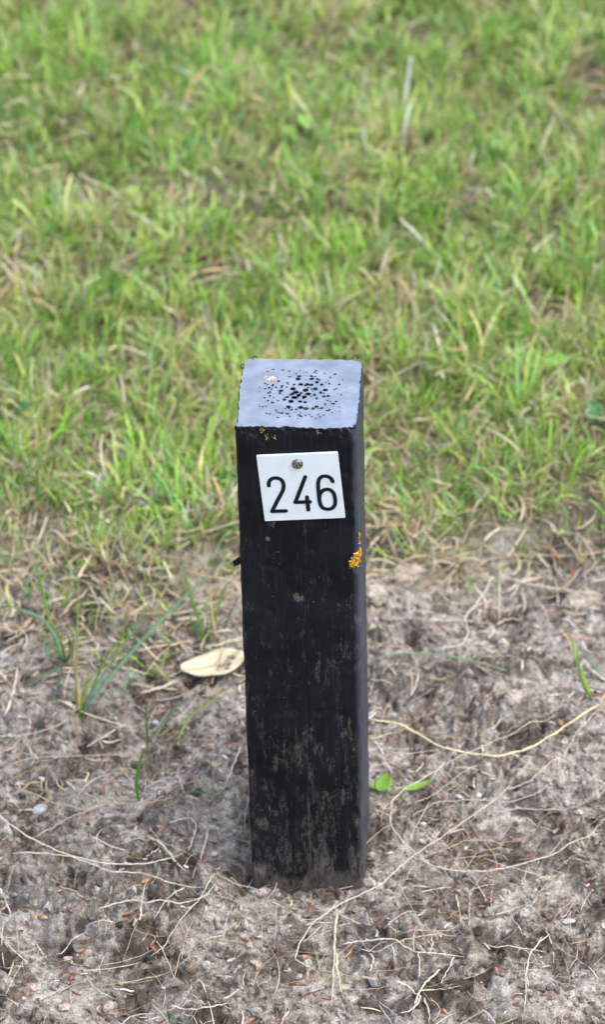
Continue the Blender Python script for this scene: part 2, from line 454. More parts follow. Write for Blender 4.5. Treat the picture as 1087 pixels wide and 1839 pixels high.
def m_simple(name, color, rough=.5, metal=0.0, var=.12, scale=300, bump=.15, spec=.5):
    m, nt, b = mat(name); k = N(nt); n1 = k.noise(k.obj(), scale, 4)
    c = k.mix(k.step(n1, .3, .7), tuple(x * (1 - var) for x in color), tuple(min(1, x * (1 + var)) for x in color))
    k.l(c, b.inputs['Base Color']); b.inputs['Metallic'].default_value = metal; b.inputs['Specular IOR Level'].default_value = spec
    k.l(k.step(n1, .2, .8, rough * .85, min(1, rough * 1.15)), b.inputs['Roughness'])
    if bump: k.l(k.bump(n1, bump, .0003), b.inputs['Normal'])
    return m

def m_plate():
    m, nt, b = mat('white_plate'); k = N(nt); o = k.obj()
    g1 = k.noise(o, 90, 5, .65); g2 = k.noise(k.map(o, (1, 1, .25)), 260, 4, .6)
    c = k.mix(k.step(g1, .35, .75), (.70, .755, .758), (.64, .69, .685)); c = k.mix(k.step(g2, .60, .78, 0, .35), c, (.52, .53, .50))
    c = k.mix(k.step(k.noise(o, 900, 2), .70, .78, 0, .6), c, (.40, .36, .30))
    k.l(c, b.inputs['Base Color']); b.inputs['Roughness'].default_value = .4; k.l(k.bump(g1, .1, .0004), b.inputs['Normal'])
    return m

M = dict(soil=m_soil(), grass=m_plant('grass_blade', .45, .45, .4), straw=m_dry('dry_straw'), root=m_dry('pale_dry_root', .8, 700), scale_=m_dry('bud_scale', .42, 420, .5), leaf=m_plant('weed_leaf', .3, .45, .4),
         post=m_post(), top=m_top(), plate=m_plate(), ink=m_simple('black_engraving', (.006, .0065, .009), .6, 0, .1, 400, .1, .2),
         steel=m_simple('dull_steel', (.20, .175, .135), .40, 1.0, .25, 500, .3), lichen=m_dry('lichen', .9, 900), chip=m_dry('pale_chip', .75, 380), stone=m_dry('soil_lump', .95, 300),
         blue=m_simple('dark_blue_plastic', (.02, .03, .06), .4), deadleaf=m_dry('dead_leaf', .65, 90, .25, .82))

# ------------------------------------------------------------------ ground: one sheet to the horizon
def axis(fine0, fine1, step, mid1=None, midstep=None, far=160):
    a = list(np.arange(fine0, fine1, step))
    if mid1: a += list(np.arange(a[-1] + midstep, mid1, midstep))
    s = midstep or step; x = a[-1]
    while x < far: s = min(s * (1.033 if x < 1 else 1.22), 12); x += s; a.append(x)
    s = step; x = a[0]; pre = []
    while x > -far: s = min(s * (1.033 if x > -1 else 1.22), 12); x -= s; pre.append(x)
    return np.array(pre[::-1] + a)
gx = axis(-.235, .235, .0010); gy = axis(-.18, .30, .0010, 1.25, .009)
X, Y = np.meshgrid(gx, gy); nx, ny = len(gx), len(gy)
Xf, Yf = X.ravel(), Y.ravel()
Z = height(Xf, Yf)
ZG = Z.reshape(ny, nx).copy()
height_exact = height
def height(x, y):
    """the same surface, read back from the sheet"""
    x = np.clip(np.asarray(x, float), gx[0] + 1e-6, gx[-1] - 1e-6); y = np.clip(np.asarray(y, float), gy[0] + 1e-6, gy[-1] - 1e-6)
    a = np.searchsorted(gx, x) - 1; b = np.searchsorted(gy, y) - 1
    u = (x - gx[a]) / (gx[a + 1] - gx[a]); v = (y - gy[b]) / (gy[b + 1] - gy[b])
    return (ZG[b, a] * (1 - u) + ZG[b, a + 1] * u) * (1 - v) + (ZG[b + 1, a] * (1 - u) + ZG[b + 1, a + 1] * u) * v
Z = Z - 0.02 * ((np.abs(Xf) < .029) & (np.abs(Yf) < .029))            # inside the post
def soil_color(x, y):
    t = turf(x, y)
    dry = np.array([.366, .342, .298]); mid = np.array([.208, .187, .158]); dark = np.array([.070, .054, .040]); organic = np.array([.125, .105, .062]); lawn = np.array([.105, .135, .045])
    a = sstep(-.22, .24, fbm(x, y, .045, 21, 5, .7))[:, None]
    a = np.clip(a * .75 + .5 * (1 - clod(x, y))[:, None] - .08, 0, 1)
    c = mid * (1 - a) + dry * a
    wx = x + .012 * noise(x, y, .02, 25); wy = y + .012 * noise(x, y, .02, 26)
    wet = sstep(.12, .30, fbm(x, y, .040, 27, 5, .75)) * .75
    grit = sstep(-.34, -.02, fbm(x, y, .011, 28, 4, .8))
    for px, py, rx, ry, s in MOIST:
        q = on_plane(px, py); wet = np.maximum(wet, s * np.exp(-(((wx - q[0]) / (rx / 1000)) ** 2 + ((wy - q[1]) / (ry / 1000)) ** 2) ** 2) * grit)
    dust = (sstep(.02, .10, y) * sstep(-.2, .2, fbm(x, y, .05, 29, 4, .7)) * .5)[:, None]
    c = c * (1 - dust) + np.array([.385, .362, .325]) * dust
    wet = np.clip(wet, 0, 1)[:, None]
    c = c * (1 - wet) + dark * (0.75 + .5 * a) * wet
    g = (sstep(-.015, .05, t) * .8)[:, None]; c = c * (1 - g) + organic * g
    f = np.maximum(sstep(.9, 2.5, t) * sstep(1.0, 3.0, np.hypot(x, y)), .8 * sstep(0, .15, t) * sstep(.32, .6, np.abs(x)))[:, None]; c = c * (1 - f) + lawn * f
    return c
MOIST = [(890, 1530, 34, 26, 1), (800, 1640, 26, 18, .7), (860, 1765, 20, 11, 1.0), (740, 1450, 24, 24, .5), (260, 1790, 20, 14, .9), (330, 1560, 20, 12, .5), (300, 1310, 34, 14, .6), (980, 1300, 24, 12, .7),
         (700, 1700, 18, 10, .6), (150, 1360, 40, 12, .4), (1000, 1700, 22, 16, .6), (430, 1720, 24, 12, .5), (830, 1230, 30, 14, .5), (230, 1520, 22, 10, .5)]
gc = soil_color(Xf, Yf)
i = np.arange(ny - 1)[:, None] * nx + np.arange(nx - 1)[None]
gq = np.stack([i, i + 1, i + nx + 1, i + nx], -1).reshape(-1, 4)
obj('ground', mesh('ground', np.stack([Xf, Yf, Z], -1), gq, gc), M['soil'], kind='structure', label='bare grey-brown sandy soil with lumps, running under the turf')

# ------------------------------------------------------------------ the marker post
post = obj('marker_post', None, None, label='short square black plastic post with a white 246 plate, in the soil', cat='post', loc=(0, 0, 0))
post.rotation_euler = (0, 0, POST_YAW)
HW = POST_W / 2
def outline(npts):
    """rounded square, counter-clockwise from the front left; (n,2) points and normals"""
    rr = dict(fl=.0032, fr=.0058, br=.0068, bl=.0065)
    seg = []
    def arc(cx, cy, r, a0, a1, n=40):
        a = np.linspace(a0, a1, n); return np.stack([cx + r * np.cos(a), cy + r * np.sin(a), np.cos(a), np.sin(a)], -1)
    P = np.vstack([arc(-HW + rr['fl'], -HW + rr['fl'], rr['fl'], -np.pi, -np.pi / 2), arc(HW - rr['fr'], -HW + rr['fr'], rr['fr'], -np.pi / 2, 0),
                   arc(HW - rr['br'], HW - rr['br'], rr['br'], 0, np.pi / 2), arc(-HW + rr['bl'], HW - rr['bl'], rr['bl'], np.pi / 2, np.pi)])
    P = np.vstack([P, P[:1]])
    s = np.concatenate([[0], np.cumsum(np.linalg.norm(np.diff(P[:, :2], axis=0), axis=1))])
    u = np.linspace(0, s[-1], npts, endpoint=False)
    Q = np.stack([np.interp(u, s, P[:, k]) for k in range(4)], -1)
    Q[:, 2:] /= np.linalg.norm(Q[:, 2:], axis=1, keepdims=True)
    return Q, u
NP = 420
OUT, ARC = outline(NP)
SEAM = [on_front(px, py) for px, py in ((541, 960), (545, 1100), (551, 1250), (556, 1400), (560, 1560))]
SEAM_Z = np.array([s[1] for s in SEAM][::-1]); SEAM_X = np.array([s[0] for s in SEAM][::-1])
def body(zv):
    """surface points at heights zv (m,) -> (m,NP,3)"""
    zz = np.asarray(zv, float)[:, None]; aa = ARC[None]
    d = .0009 * noise(aa + 0 * zz, zz + 0 * aa, .035, 81) - .0009 * sstep(.22, .4, noise(aa + 0 * zz, zz + 0 * aa, .012, 85)) + .00018 * noise(aa + 0 * zz, zz + 0 * aa, .006, 82)
    d = d + .00012 * noise(aa + 0 * zz, (zz + 0 * aa) * .2, .0022, 83)                        # drawn lines along the length
    front = (OUT[:, 3] < -.7)[None]
    sx = np.interp(zz, SEAM_Z, SEAM_X)
    d = d - .0007 * front * np.exp(-((OUT[:, 0][None] - sx) / .00055) ** 2) * sstep(.262, .25, zz)
    # ragged lip under the saw cut
    lip = sstep(POST_H - .0066, POST_H - .0020, zz)
    lumps = fbm(aa + 0 * zz, zz * .7 + 0 * aa, .0042, 84, 3)
    d = d + lip * (.0020 * lumps - .0005) * (.45 + .55 * (OUT[:, 3] < -.3)[None])
    d = d - sstep(POST_H - .0010, POST_H, zz) * .00035
    return np.stack([OUT[:, 0][None] + OUT[:, 2][None] * d, OUT[:, 1][None] + OUT[:, 3][None] * d, zz + 0 * aa], -1)
zr = np.concatenate([np.linspace(-.06, .0, 6, endpoint=False), np.linspace(0, POST_H - .007, 190, endpoint=False), np.linspace(POST_H - .007, POST_H, 26)])
BV = body(zr)
# the top ring wavers a little in height where the saw tore
tear = .0005 * fbm(ARC, ARC * 0, .005, 86, 3); BV[-1, :, 2] += np.minimum(tear, .0001)
m_, n_ = BV.shape[:2]
i = np.arange(m_ - 1)[:, None] * n_; j = np.arange(n_)[None]; k2 = (j + 1) % n_
bq = np.stack([i + j, i + k2, i + n_ + k2, i + n_ + j], -1).reshape(-1, 4)
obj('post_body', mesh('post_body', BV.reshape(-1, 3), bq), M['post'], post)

# sawn end with its foam pores: real holes
_p = [(507,225,13),(515,207,9),(600,225,11),(635,248,10),(630,172,6),(447,172,6),(405,166,6),(340,161,5),(300,176,4),(757,193,7),(688,190,5),(450,211,6),(375,240,8),(398,274,9),(435,252,7),(480,263,8),(525,262,11),(567,262,11),(596,265,10),(667,264,10),(718,258,6),(785,262,5),(808,233,4),(625,292,12),(692,300,11),(474,292,13),(558,300,17),(390,305,11),(385,322,8),(492,315,15),(466,327,12),(575,326,13),(618,332,10),(660,318,9),(512,335,13),(435,347,10),(482,350,13),(550,346,12),(632,356,9),(685,343,8),(711,340,8),(415,365,9),(460,376,14),(521,377,10),(555,382,10),(307,320,6),(317,338,6),(305,372,6),(333,383,7),(282,352,6),(268,412,5),(292,411,4),(444,413,12),(463,433,7),(495,430,7),(525,417,13),(562,424,12),(608,424,10),(632,412,10),(665,422,8),(690,395,6),(765,376,5),(748,392,6),(788,444,4),(437,460,8),(400,456,8),(388,455,5),(370,484,5),(358,436,4),(452,477,4),(505,466,6),(520,472,6),(532,479,5),(558,470,5),(585,465,5),(600,480,4),(627,493,4),(655,480,6),(645,464,5),(712,440,6),(720,432,5),(700,437,5),(735,452,5),(298,458,5),(317,463,5),(283,255,5),(300,265,5),(337,265,6),(285,292,5),(312,285,7),(328,295,6),(356,282,6),(250,280,3),(248,310,3),(320,310,5),(620,210,6),(597,206,7),(545,182,4),(565,180,4),(495,190,4),(520,170,4),(635,225,6),(650,232,6),(750,297,4),(765,292,4),(775,322,3),(430,280,6),(600,293,6)]
PORES = []
for a, b, r in _p:
    x_, y_ = on_top(400 + a * .2668, 620 + b * .2668); PORES.append((x_, y_, r * 1.32 * .2668 / 3120, random.uniform(.007, .013) if random.random() < .8 else .0012))
for _ in range(70):
    a = random.uniform(0, 6.283); q = abs(random.gauss(.55, .3)); x_, y_ = on_top(400 + (535 + 270 * q * math.cos(a)) * .2668, 620 + (320 + 165 * q * math.sin(a)) * .2668)
    PORES.append((x_, y_, random.uniform(.0003, .0006), random.uniform(.003, .006)))
NR = 230
rr_ = np.concatenate([[0.0015], np.linspace(.004, 1, NR)])
ring = BV[-1]
TX = ring[None, :, 0] * rr_[:, None]; TY = ring[None, :, 1] * rr_[:, None]
TZ = POST_H + .00012 * noise(TX, TY, .02, 91) - .0001
dirx = TX * math.cos(rad(36)) + TY * math.sin(rad(36)); diry = -TX * math.sin(rad(36)) + TY * math.cos(rad(36))
TZ = TZ + .00006 * noise(dirx * .04, diry, .0014, 92)
for px0, off, ln, dp in ((-.022, -.017, .020, .0007), (-.012, .019, .03, .0004), (.018, .010, .018, .0004), (.022, -.012, .016, .0006), (-.028, .002, .014, .0004)):   # deeper saw tracks
    TZ = TZ - .45 * dp * np.exp(-((diry - off) / .0003) ** 2) * sstep(ln, ln * .6, np.abs(dirx - px0))
D_ = np.zeros_like(TZ)
for x_, y_, r, dp in PORES:
    dd = np.hypot((TX - x_) * (1 + .15 * math.sin(x_ * 9e3)), TY - y_)
    D_ = np.maximum(D_, dp * sstep(r * 1.08, r * .80, dd))
edge = sstep(.97, 1.0, rr_)[:, None]
TZ = (TZ - D_) * (1 - edge) + ring[None, :, 2] * edge
TV = np.vstack([np.stack([TX, TY, TZ], -1).reshape(-1, 3), [[0, 0, POST_H]]])
m_ = len(rr_)
i = np.arange(m_ - 1)[:, None] * NP; j = np.arange(NP)[None]; k2 = (j + 1) % NP
tq = np.stack([i + j, i + NP + j, i + NP + k2, i + k2], -1).reshape(-1, 4)
jj = np.arange(NP); tt = np.stack([np.full(NP, len(TV) - 1), jj, (jj + 1) % NP], -1)
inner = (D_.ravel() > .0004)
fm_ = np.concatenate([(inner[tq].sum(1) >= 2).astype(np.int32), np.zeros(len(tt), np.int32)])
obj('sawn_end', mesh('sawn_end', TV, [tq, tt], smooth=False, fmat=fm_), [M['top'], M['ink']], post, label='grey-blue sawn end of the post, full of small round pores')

# plate with its number
def zoomf(a, b): return on_front(400 + a * .2668, 620 + b * .2668)
TL, TR, BR, BL = [np.array(zoomf(*q)) for q in ((228, 733), (775, 710), (828, 1150), (285, 1172))]
ctr = (TL + TR + BR + BL) / 4
ux = ((TR - TL) + (BR - BL)); ang = math.atan2(ux[1], ux[0])
vy = ((TL - BL) + (TR - BR)); ang = .5 * (ang + math.atan2(vy[1], vy[0]) - math.pi / 2)
PW = .5 * (np.linalg.norm(TR - TL) + np.linalg.norm(BR - BL)); PH = .5 * (np.linalg.norm(TL - BL) + np.linalg.norm(TR - BR))
def slab(w_, h_, t_, bev, r=.0006):
    """thin plate in x,z standing towards -y, rounded corners and a small front bevel"""
    def loop(ins, y):
        a_, b_ = w_ / 2 - ins, h_ / 2 - ins; P = []
        for sx, sz, a0 in ((1, -1, -90), (1, 1, 0), (-1, 1, 90), (-1, -1, 180)):
            for q in range(5):
                an = rad(a0 + q * 22.5); P.append((sx * (a_ - r) + r * math.cos(an), y, sz * (b_ - r) + r * math.sin(an)))
        return P
    L = [loop(0, 0), loop(0, -t_ + bev), loop(bev, -t_)]
    V = np.array(sum(L, [])); n = len(L[0]); F = []
    for q in range(2):
        for e in range(n): F.append((q * n + e, q * n + (e + 1) % n, (q + 1) * n + (e + 1) % n, (q + 1) * n + e))
    V = np.vstack([V, [[0, -t_, 0]], [[0, 0, 0]]])
    C = [(2 * n + e, 2 * n + (e + 1) % n, 3 * n) for e in range(n)] + [((e + 1) % n, e, 3 * n + 1) for e in range(n)]
    return V, [np.array(F), np.array(C)]
PT = .0013
V_, F_ = slab(PW, PH, PT, .00018)
plate = obj('number_plate', mesh('number_plate', V_, F_, smooth=False), M['plate'], post, label='white square plate reading 246, set slightly askew', loc=(ctr[0], -HW - .0006, ctr[1]))
plate.rotation_euler = (0, -ang, 0)
def to_plate(a, b):
    q = np.array(zoomf(a, b)) - ctr
    return q[0] * math.cos(ang) + q[1] * math.sin(ang), -q[0] * math.sin(ang) + q[1] * math.cos(ang)
def stroke(path, hw, y0=0.0):
    P = smooth_path([to_plate(*q) for q in path], max(2, 1 + 9 * (len(path) - 1))) if len(path) > 2 else np.array([to_plate(*q) for q in path])
    t = np.gradient(P, axis=0); t /= np.linalg.norm(t, axis=1, keepdims=True); n = np.stack([-t[:, 1], t[:, 0]], -1)
    L = P + n * hw; R = P - n * hw
    cap1 = [P[-1] + hw * (math.cos(a) * n[-1] + math.sin(a) * t[-1]) for a in np.linspace(0, np.pi, 9)[1:-1]]
    cap0 = [P[0] + hw * (-math.cos(a) * n[0] - math.sin(a) * t[0]) for a in np.linspace(0, np.pi, 9)[1:-1]]
    N_ = len(P); Pl = np.vstack([L, cap1, R[::-1], cap0]); nn = len(Pl)
    yy = -PT - .00022 - y0
    V = np.vstack([np.stack([Pl[:, 0], np.full(nn, yy), Pl[:, 1]], -1), np.stack([Pl[:, 0], np.full(nn, -PT + .0001), Pl[:, 1]], -1)])
    # rise slightly along the stroke so that a loop closing on itself never lies flush
    V[:N_, 1] -= np.linspace(0, .00006, N_); iR = np.arange(N_) + N_ + 7; V[iR, 1] -= np.linspace(.00006, 0, N_); V[N_:N_ + 7, 1] -= .00006
    F = [(e, e + 1, iR[-1] - e - 1, iR[-1] - e) for e in range(N_ - 1)]
    S = [(e, e + nn, (e + 1) % nn + nn, (e + 1) % nn) for e in range(nn)]
    T = [(N_ - 1, N_ + e, N_ + e + 1) for e in range(7)] + [(iR[-1], iR[-1] + 1 + e, (iR[-1] + 2 + e) % nn) for e in range(7)]
    return V, [np.array(F + S), np.array(T)]
HWS = 13.6 * .2668 / 3120
D2 = [[(313, 932), (312, 915), (322, 893), (345, 881), (372, 881), (398, 894), (411, 920), (411, 950), (398, 982), (372, 1030), (335, 1103)], [(335, 1104), (428, 1101)]]
D4 = [[(558, 872), (492, 1042)], [(492, 1043), (590, 1040)], [(570, 1008), (579, 1092)]]
D6 = [[(743, 903), (730, 881), (702, 868), (670, 871), (651, 890), (645, 925), (649, 985), (657, 1045), (672, 1076), (701, 1089), (734, 1085), (756, 1063), (760, 1028), (752, 988), (731, 963), (702, 956), (675, 966), (658, 988), (653, 1010)]]
for DD, what in ((D2, 'black numeral 2 on the plate'), (D4, 'black numeral 4 on the plate'), (D6, 'black numeral 6 on the plate')):
    parts = [stroke(st, HWS, q * .00008) for q, st in enumerate(DD)]
    V_, F_, _c = join(parts)
    obj('digit', mesh('digit', V_, F_, smooth=False), M['ink'], plate, label=what)
# crosshead screw
sx, sz = to_plate(505, 786)
nr, na = 26, 72
r_ = np.linspace(.0001, 1, nr) * .0033; a_ = np.arange(na) * 2 * np.pi / na
R2, A2 = np.meshgrid(r_, a_, indexing='ij')
hh = .0026 * np.sqrt(np.clip(1 - (R2 / .0035) ** 2, 0, 1)) - .0006
cu = np.abs(R2 * np.cos(A2 + .5)); cv_ = np.abs(R2 * np.sin(A2 + .5))
hh = hh - .0016 * ((np.minimum(cu, cv_) < .00048) & (np.maximum(cu, cv_) < .0021)) - .0006 * (R2 < .0007)
hh[-1] = -.0002
V_ = np.stack([sx + R2 * np.cos(A2), -PT - hh - .0001, sz + R2 * np.sin(A2)], -1).reshape(-1, 3)
i = np.arange(nr - 1)[:, None] * na; j = np.arange(na)[None]; k2 = (j + 1) % na
obj('screw', mesh('screw', V_, np.stack([i + j, i + na + j, i + na + k2, i + k2], -1).reshape(-1, 4), smooth=True), M['steel'], plate, label='domed steel screw with a cross slot')

def flake(c, size, flat=.5, n=None, seed=None):
    V = ICO_V * (1 + .45 * RNG.standard_normal((12, 1)) * .6) * np.array(size) * np.array([1, 1, flat])
    a, b = RNG.uniform(0, 6.28, 2); ca, sa, cb, sb = math.cos(a), math.sin(a), math.cos(b * .3), math.sin(b * .3)
    R_ = np.array([[ca, -sa, 0], [sa, ca, 0], [0, 0, 1]]) @ np.array([[1, 0, 0], [0, cb, -sb], [0, sb, cb]])
    return V @ R_.T + np.asarray(c), [ICO_F]
def surf(arc, z, out=0.0):
    a = ARC; x_ = np.interp(arc, a, OUT[:, 0]); y_ = np.interp(arc, a, OUT[:, 1]); nx_ = np.interp(arc, a, OUT[:, 2]); ny_ = np.interp(arc, a, OUT[:, 3])
    return np.array([x_ + nx_ * out, y_ + ny_ * out, z])
# arc length of the front right corner
i_fr = int(np.argmax(OUT[:, 2] - OUT[:, 3] + 0 * ARC)); arc_fr = ARC[i_fr]
_, lz0 = on_front(648, 1022); _, lz1 = on_front(650, 958)
parts = []
YEL, ORA, PALE = lin(226, 178, 54), lin(206, 138, 36), lin(232, 204, 110)
for q in range(170):
    t = .5 * RNG.beta(2, 2) if q < 156 else RNG.uniform(.4, .95); z = lz0 + (lz1 - lz0) * t
    wd = .0034 * math.sqrt(max(0, 1 - ((t - .24) / .27) ** 2)) + .0006
    ar = arc_fr - .0022 + .0046 * min(t * 1.6, 1) + RNG.uniform(-1, 1) * wd
    s = RNG.uniform(.0003, .0008)
    c = [YEL, ORA, PALE][RNG.choice(3, p=(.52, .34, .14))]
    V_, F_ = flake(surf(ar, z, RNG.uniform(0, .0012 * (1 - abs(t - .35)))), s, .6); parts.append((V_, F_, np.array(c) * RNG.uniform(.6, 1.1)))
V_, F_, C_ = join(parts); obj('lichen', mesh('lichen', V_, F_, C_, smooth=False), M['lichen'], post, label='orange-yellow lichen tuft on the right edge of the post')
def lichen_patch(points, cols, label, n, spread, srange):
    parts = []
    for (x_, y_, z_) in points:
        for q in range(n):
            o_ = RNG.normal(0, spread, 3); V_, F_ = flake((x_ + o_[0], y_ + abs(o_[1]) * -.15 if y_ < -.03 else y_ + o_[1], z_ + (o_[2] if y_ < -.03 else abs(o_[2]) * .2)), RNG.uniform(*srange), .5)
            parts.append((V_, F_, np.array(cols[RNG.integers(len(cols))]) * RNG.uniform(.8, 1.15)))
    V_, F_, C_ = join(parts); obj('lichen', mesh('lichen', V_, F_, C_, smooth=False), M['lichen'], post, label=label)
fx = [(on_front(*q)[0], -HW - .0003, on_front(*q)[1]) for q in ((470, 773), (480, 785), (494, 785), (572, 776), (606, 783))]
lichen_patch(fx[:3], [lin(180, 160, 92), lin(150, 130, 80)], 'three tiny yellow lichen dots below the top edge', 9, .0009, (.00025, .0005))
lichen_patch(fx[3:4], [lin(150, 134, 80)], 'single tiny yellow lichen dot at the top edge', 8, .0008, (.0002, .00045))
tp = on_top(486, 681); lichen_patch([(tp[0], tp[1], POST_H + .0001), (tp[0] - .0016, tp[1] + .001, POST_H + .0001), (tp[0] + .0018, tp[1], POST_H + .0001)], [lin(228, 212, 190), lin(205, 180, 150)], 'cream crust of lichen on the sawn end', 12, .0010, (.0003, .0007))
# torn flap on the left edge, curls of plastic at the far corners
zb = on_front(430, 1021)[1]
P = np.array([(-HW + .001, -.028, zb), (-HW - .0012, -.0285, zb + .0006), (-HW - .0028, -.029, zb + .0003), (-HW - .0040, -.0292, zb - .0022)])
V_, F_ = tube(smooth_path(P, 9), np.array([.0030, .0032, .0028, .0027, .0026, .0022, .0018, .0014, .0005]), np.array([.0012, .001, .0009, .0008, .0008, .0006, .0006, .0005, .0003]), 8, (0, 1, .2))
V_ = V_ + .0004 * RNG.standard_normal(V_.shape)
obj('torn_flap', mesh('torn_flap', V_, F_, smooth=False), M['post'], post, label='torn black flap of plastic on the left edge')
for pts in ([(632, 644), (636, 641), (641, 640), (645, 643), (640, 644)], [(437, 664), (433, 661), (434, 656), (438, 655)], [(454, 645), (457, 640), (462, 643)]):
    P = []
    for a, b in pts:
        q = on_plane(a, b, POST_H + .0006); P.append((q[0] * CY + q[1] * SY, -q[0] * SY + q[1] * CY, POST_H + .0004 + RNG.uniform(0, .001)))
    V_, F_ = tube(smooth_path(P, 18), .0003, None, 5); obj('plastic_curl', mesh('plastic_curl', V_, F_), M['post'], post)

# ------------------------------------------------------------------ turf: uncountable grass and thatch
def blades(n, bx, by, L, Wd, az, lean, curve, cols, tipcut, seed, lev=5):
    """grass blades as narrow folded strips"""
    bz = height(bx, by) - .002
    s = np.linspace(0, 1, lev)
    th = lean[:, None] + curve[:, None] * s[None]
    dl = (L / (lev - 1))[:, None]
    hr = np.concatenate([np.zeros((n, 1)), np.cumsum(np.sin(th[:, :-1]) * dl, 1)], 1); vz = np.concatenate([np.zeros((n, 1)), np.cumsum(np.cos(th[:, :-1]) * dl, 1)], 1)
    sw = RNG.normal(0, .5, n)
    azs = az[:, None] + sw[:, None] * s[None]
    cx = bx[:, None] + hr * np.cos(azs); cy = by[:, None] + hr * np.sin(azs); cz = np.maximum(bz[:, None] + vz, bz[:, None] + .0015)
    tw = az + np.pi / 2 + RNG.normal(0, .6, n)
    prof = np.where(tipcut[:, None], np.interp(s, (0, .3, .8, 1), (.7, 1, .9, .62))[None], np.interp(s, (0, .25, .6, .85, 1), (.7, 1, .85, .45, .05))[None])
    hw = .5 * Wd[:, None] * prof
    tl = RNG.normal(0, .25, n)[:, None]
    dx = np.cos(tw)[:, None] * hw; dy = np.sin(tw)[:, None] * hw; dz = tl * hw
    V = np.stack([np.stack([cx - dx, cy - dy, cz - dz], -1), np.stack([cx + dx, cy + dy, cz + dz], -1)], 2).reshape(-1, 3)
    base = np.arange(n)[:, None] * (2 * lev) + np.arange(lev - 1)[None] * 2
    F = np.stack([base, base + 1, base + 3, base + 2], -1).reshape(-1, 4)
    C = np.repeat(cols.reshape(n, lev, 1, 3), 2, 2).reshape(-1, 3)
    return V, F, C

G_ = [np.array(lin(*c)) for c in ((144, 194, 66), (168, 210, 92), (110, 166, 60), (196, 218, 126), (136, 188, 114))]
S_ = [np.array(lin(*c)) for c in ((212, 196, 160), (194, 172, 132), (224, 212, 182), (176, 150, 114), (200, 186, 160))]
def blade_colors(n, dead, lev, yellowing):
    g = np.array(G_)[RNG.integers(0, len(G_), n)] * RNG.uniform(.72, 1.18, (n, 1)); st = np.array(S_)[RNG.integers(0, len(S_), n)] * RNG.uniform(.65, 1.1, (n, 1))
    yl = np.clip(yellowing + RNG.normal(0, .14, n), 0, .8)[:, None]
    g = g * (1 - yl) + st * np.array([.85, .95, .55]) * yl
    c = np.where(dead[:, None], st, g)
    s = np.linspace(0, 1, lev)[None, :, None]
    sheath = np.array(lin(172, 160, 118)) * RNG.uniform(.6, 1.1, (n, 1)); tip = np.where(RNG.random((n, 1)) < .35, np.array(lin(190, 165, 120))[None], c * 1.05)
    out = c[:, None] * (1 - 0 * s)
    wb = np.clip(.75 - s * 3.2, 0, 1); out = out * (1 - wb) + sheath[:, None] * wb
    wt = np.clip((s - .8) * 4.5, 0, .8); out = out * (1 - wt) + tip[:, None] * wt
    return out

def lawn(n, x0, x1, y0, y1, thin, wide, keep=None, lev=5):
    bx = RNG.uniform(x0, x1, n); by = RNG.uniform(y0, y1, n)
    # tillers grow in little clumps
    ca = RNG.uniform(0, 6.283, n); f1 = .004 * np.abs(RNG.standard_normal(n))
    q = .011; gx_ = np.round(bx / q + .5 * noise(bx, by, .02, 55)) * q + q * .8 * (_h(np.round(bx / q), np.round(by / q), 9) - .5); gy_ = np.round(by / q) * q + q * .8 * (_h(np.round(bx / q), np.round(by / q), 10) - .5)
    cl = RNG.random(n) < .65
    bx = np.where(cl, gx_ + f1 * np.cos(ca), bx); by = np.where(cl, gy_ + f1 * np.sin(ca), by)
    t = turf(bx, by)
    patch = fbm(bx, by, .11, 51, 3, .55); bare = noise(bx, by, .055, 52)
    p = sstep(-.03, .04, t) * (1 - .85 * sstep(.14, .30, bare)) 
    left = (bx < -.015) * (.5 * sstep(-.10, -.005, t) * (.35 + 1.1 * sstep(-.1, .25, noise(bx, by, .035, 47))))
    p = np.maximum(p, left)
    if keep is not None: p = p * keep(bx, by)
    ok = RNG.random(n) < p
    bx, by, patch, t = bx[ok], by[ok], patch[ok], t[ok]; n = len(bx)
    f1, vx, vy, idn = tuft_cell(bx + .012 * noise(bx, by, .03, 58), by + .012 * noise(bx, by, .03, 59), .042, 60)
    g1, wx_, wy_, idm = tuft_cell(bx, by, .105, 66)
    tall = (.65 + .55 * idn) * (1.10 - .45 * np.clip(f1 * 1.25, 0, 1)) * (.85 + .35 * idm)
    L = RNG.uniform(.013, .036, n) * tall * np.where(RNG.random(n) < .05, 1.4, 1.0) * (.85 + .15 * sstep(0, .06, t)) * (1 + .25 * sstep(-.2, .3, patch))
    Wd = RNG.uniform(.0009, .0024, n) * wide * (.8 + .4 * idm)
    dead = RNG.random(n) < np.clip(.19 + .36 * (idn - .45) + .22 * sstep(.45, .8, f1) + .20 * sstep(.0, .3, -patch) + .07 * sstep(.55, .05, t) + .34 * sstep(.09, -.02, t), .03, .9)
    out = np.arctan2(vy, vx); flow = 3.0 * noise(bx, by, .25, 57)
    r_ = RNG.random(n)
    az = np.where(r_ < .5, out + RNG.normal(0, .7, n), np.where(r_ < .7, flow + RNG.normal(0, .7, n), RNG.uniform(0, 6.283, n)))
    lean = np.abs(RNG.normal(.18, .30, n)) + .75 * np.clip(f1, 0, 1) * RNG.random(n) + dead * np.abs(RNG.normal(.25, .4, n)); curve = RNG.normal(.6, .55, n)
    lean = np.clip(lean, 0, 1.45)
    yel = np.clip(.05 + .30 * (idm - .4) + .22 * sstep(.05, .35, -patch), 0, 1)
    cols = blade_colors(n, dead, lev, yel) * ((.82 + .36 * idn) * np.clip(RNG.lognormal(.03, .26, n), .5, 1.4))[:, None, None]
    cols = np.minimum(cols, .72)
    return blades(n, bx, by, L, Wd, az, lean, curve, cols, RNG.random(n) < .5, 0, lev)

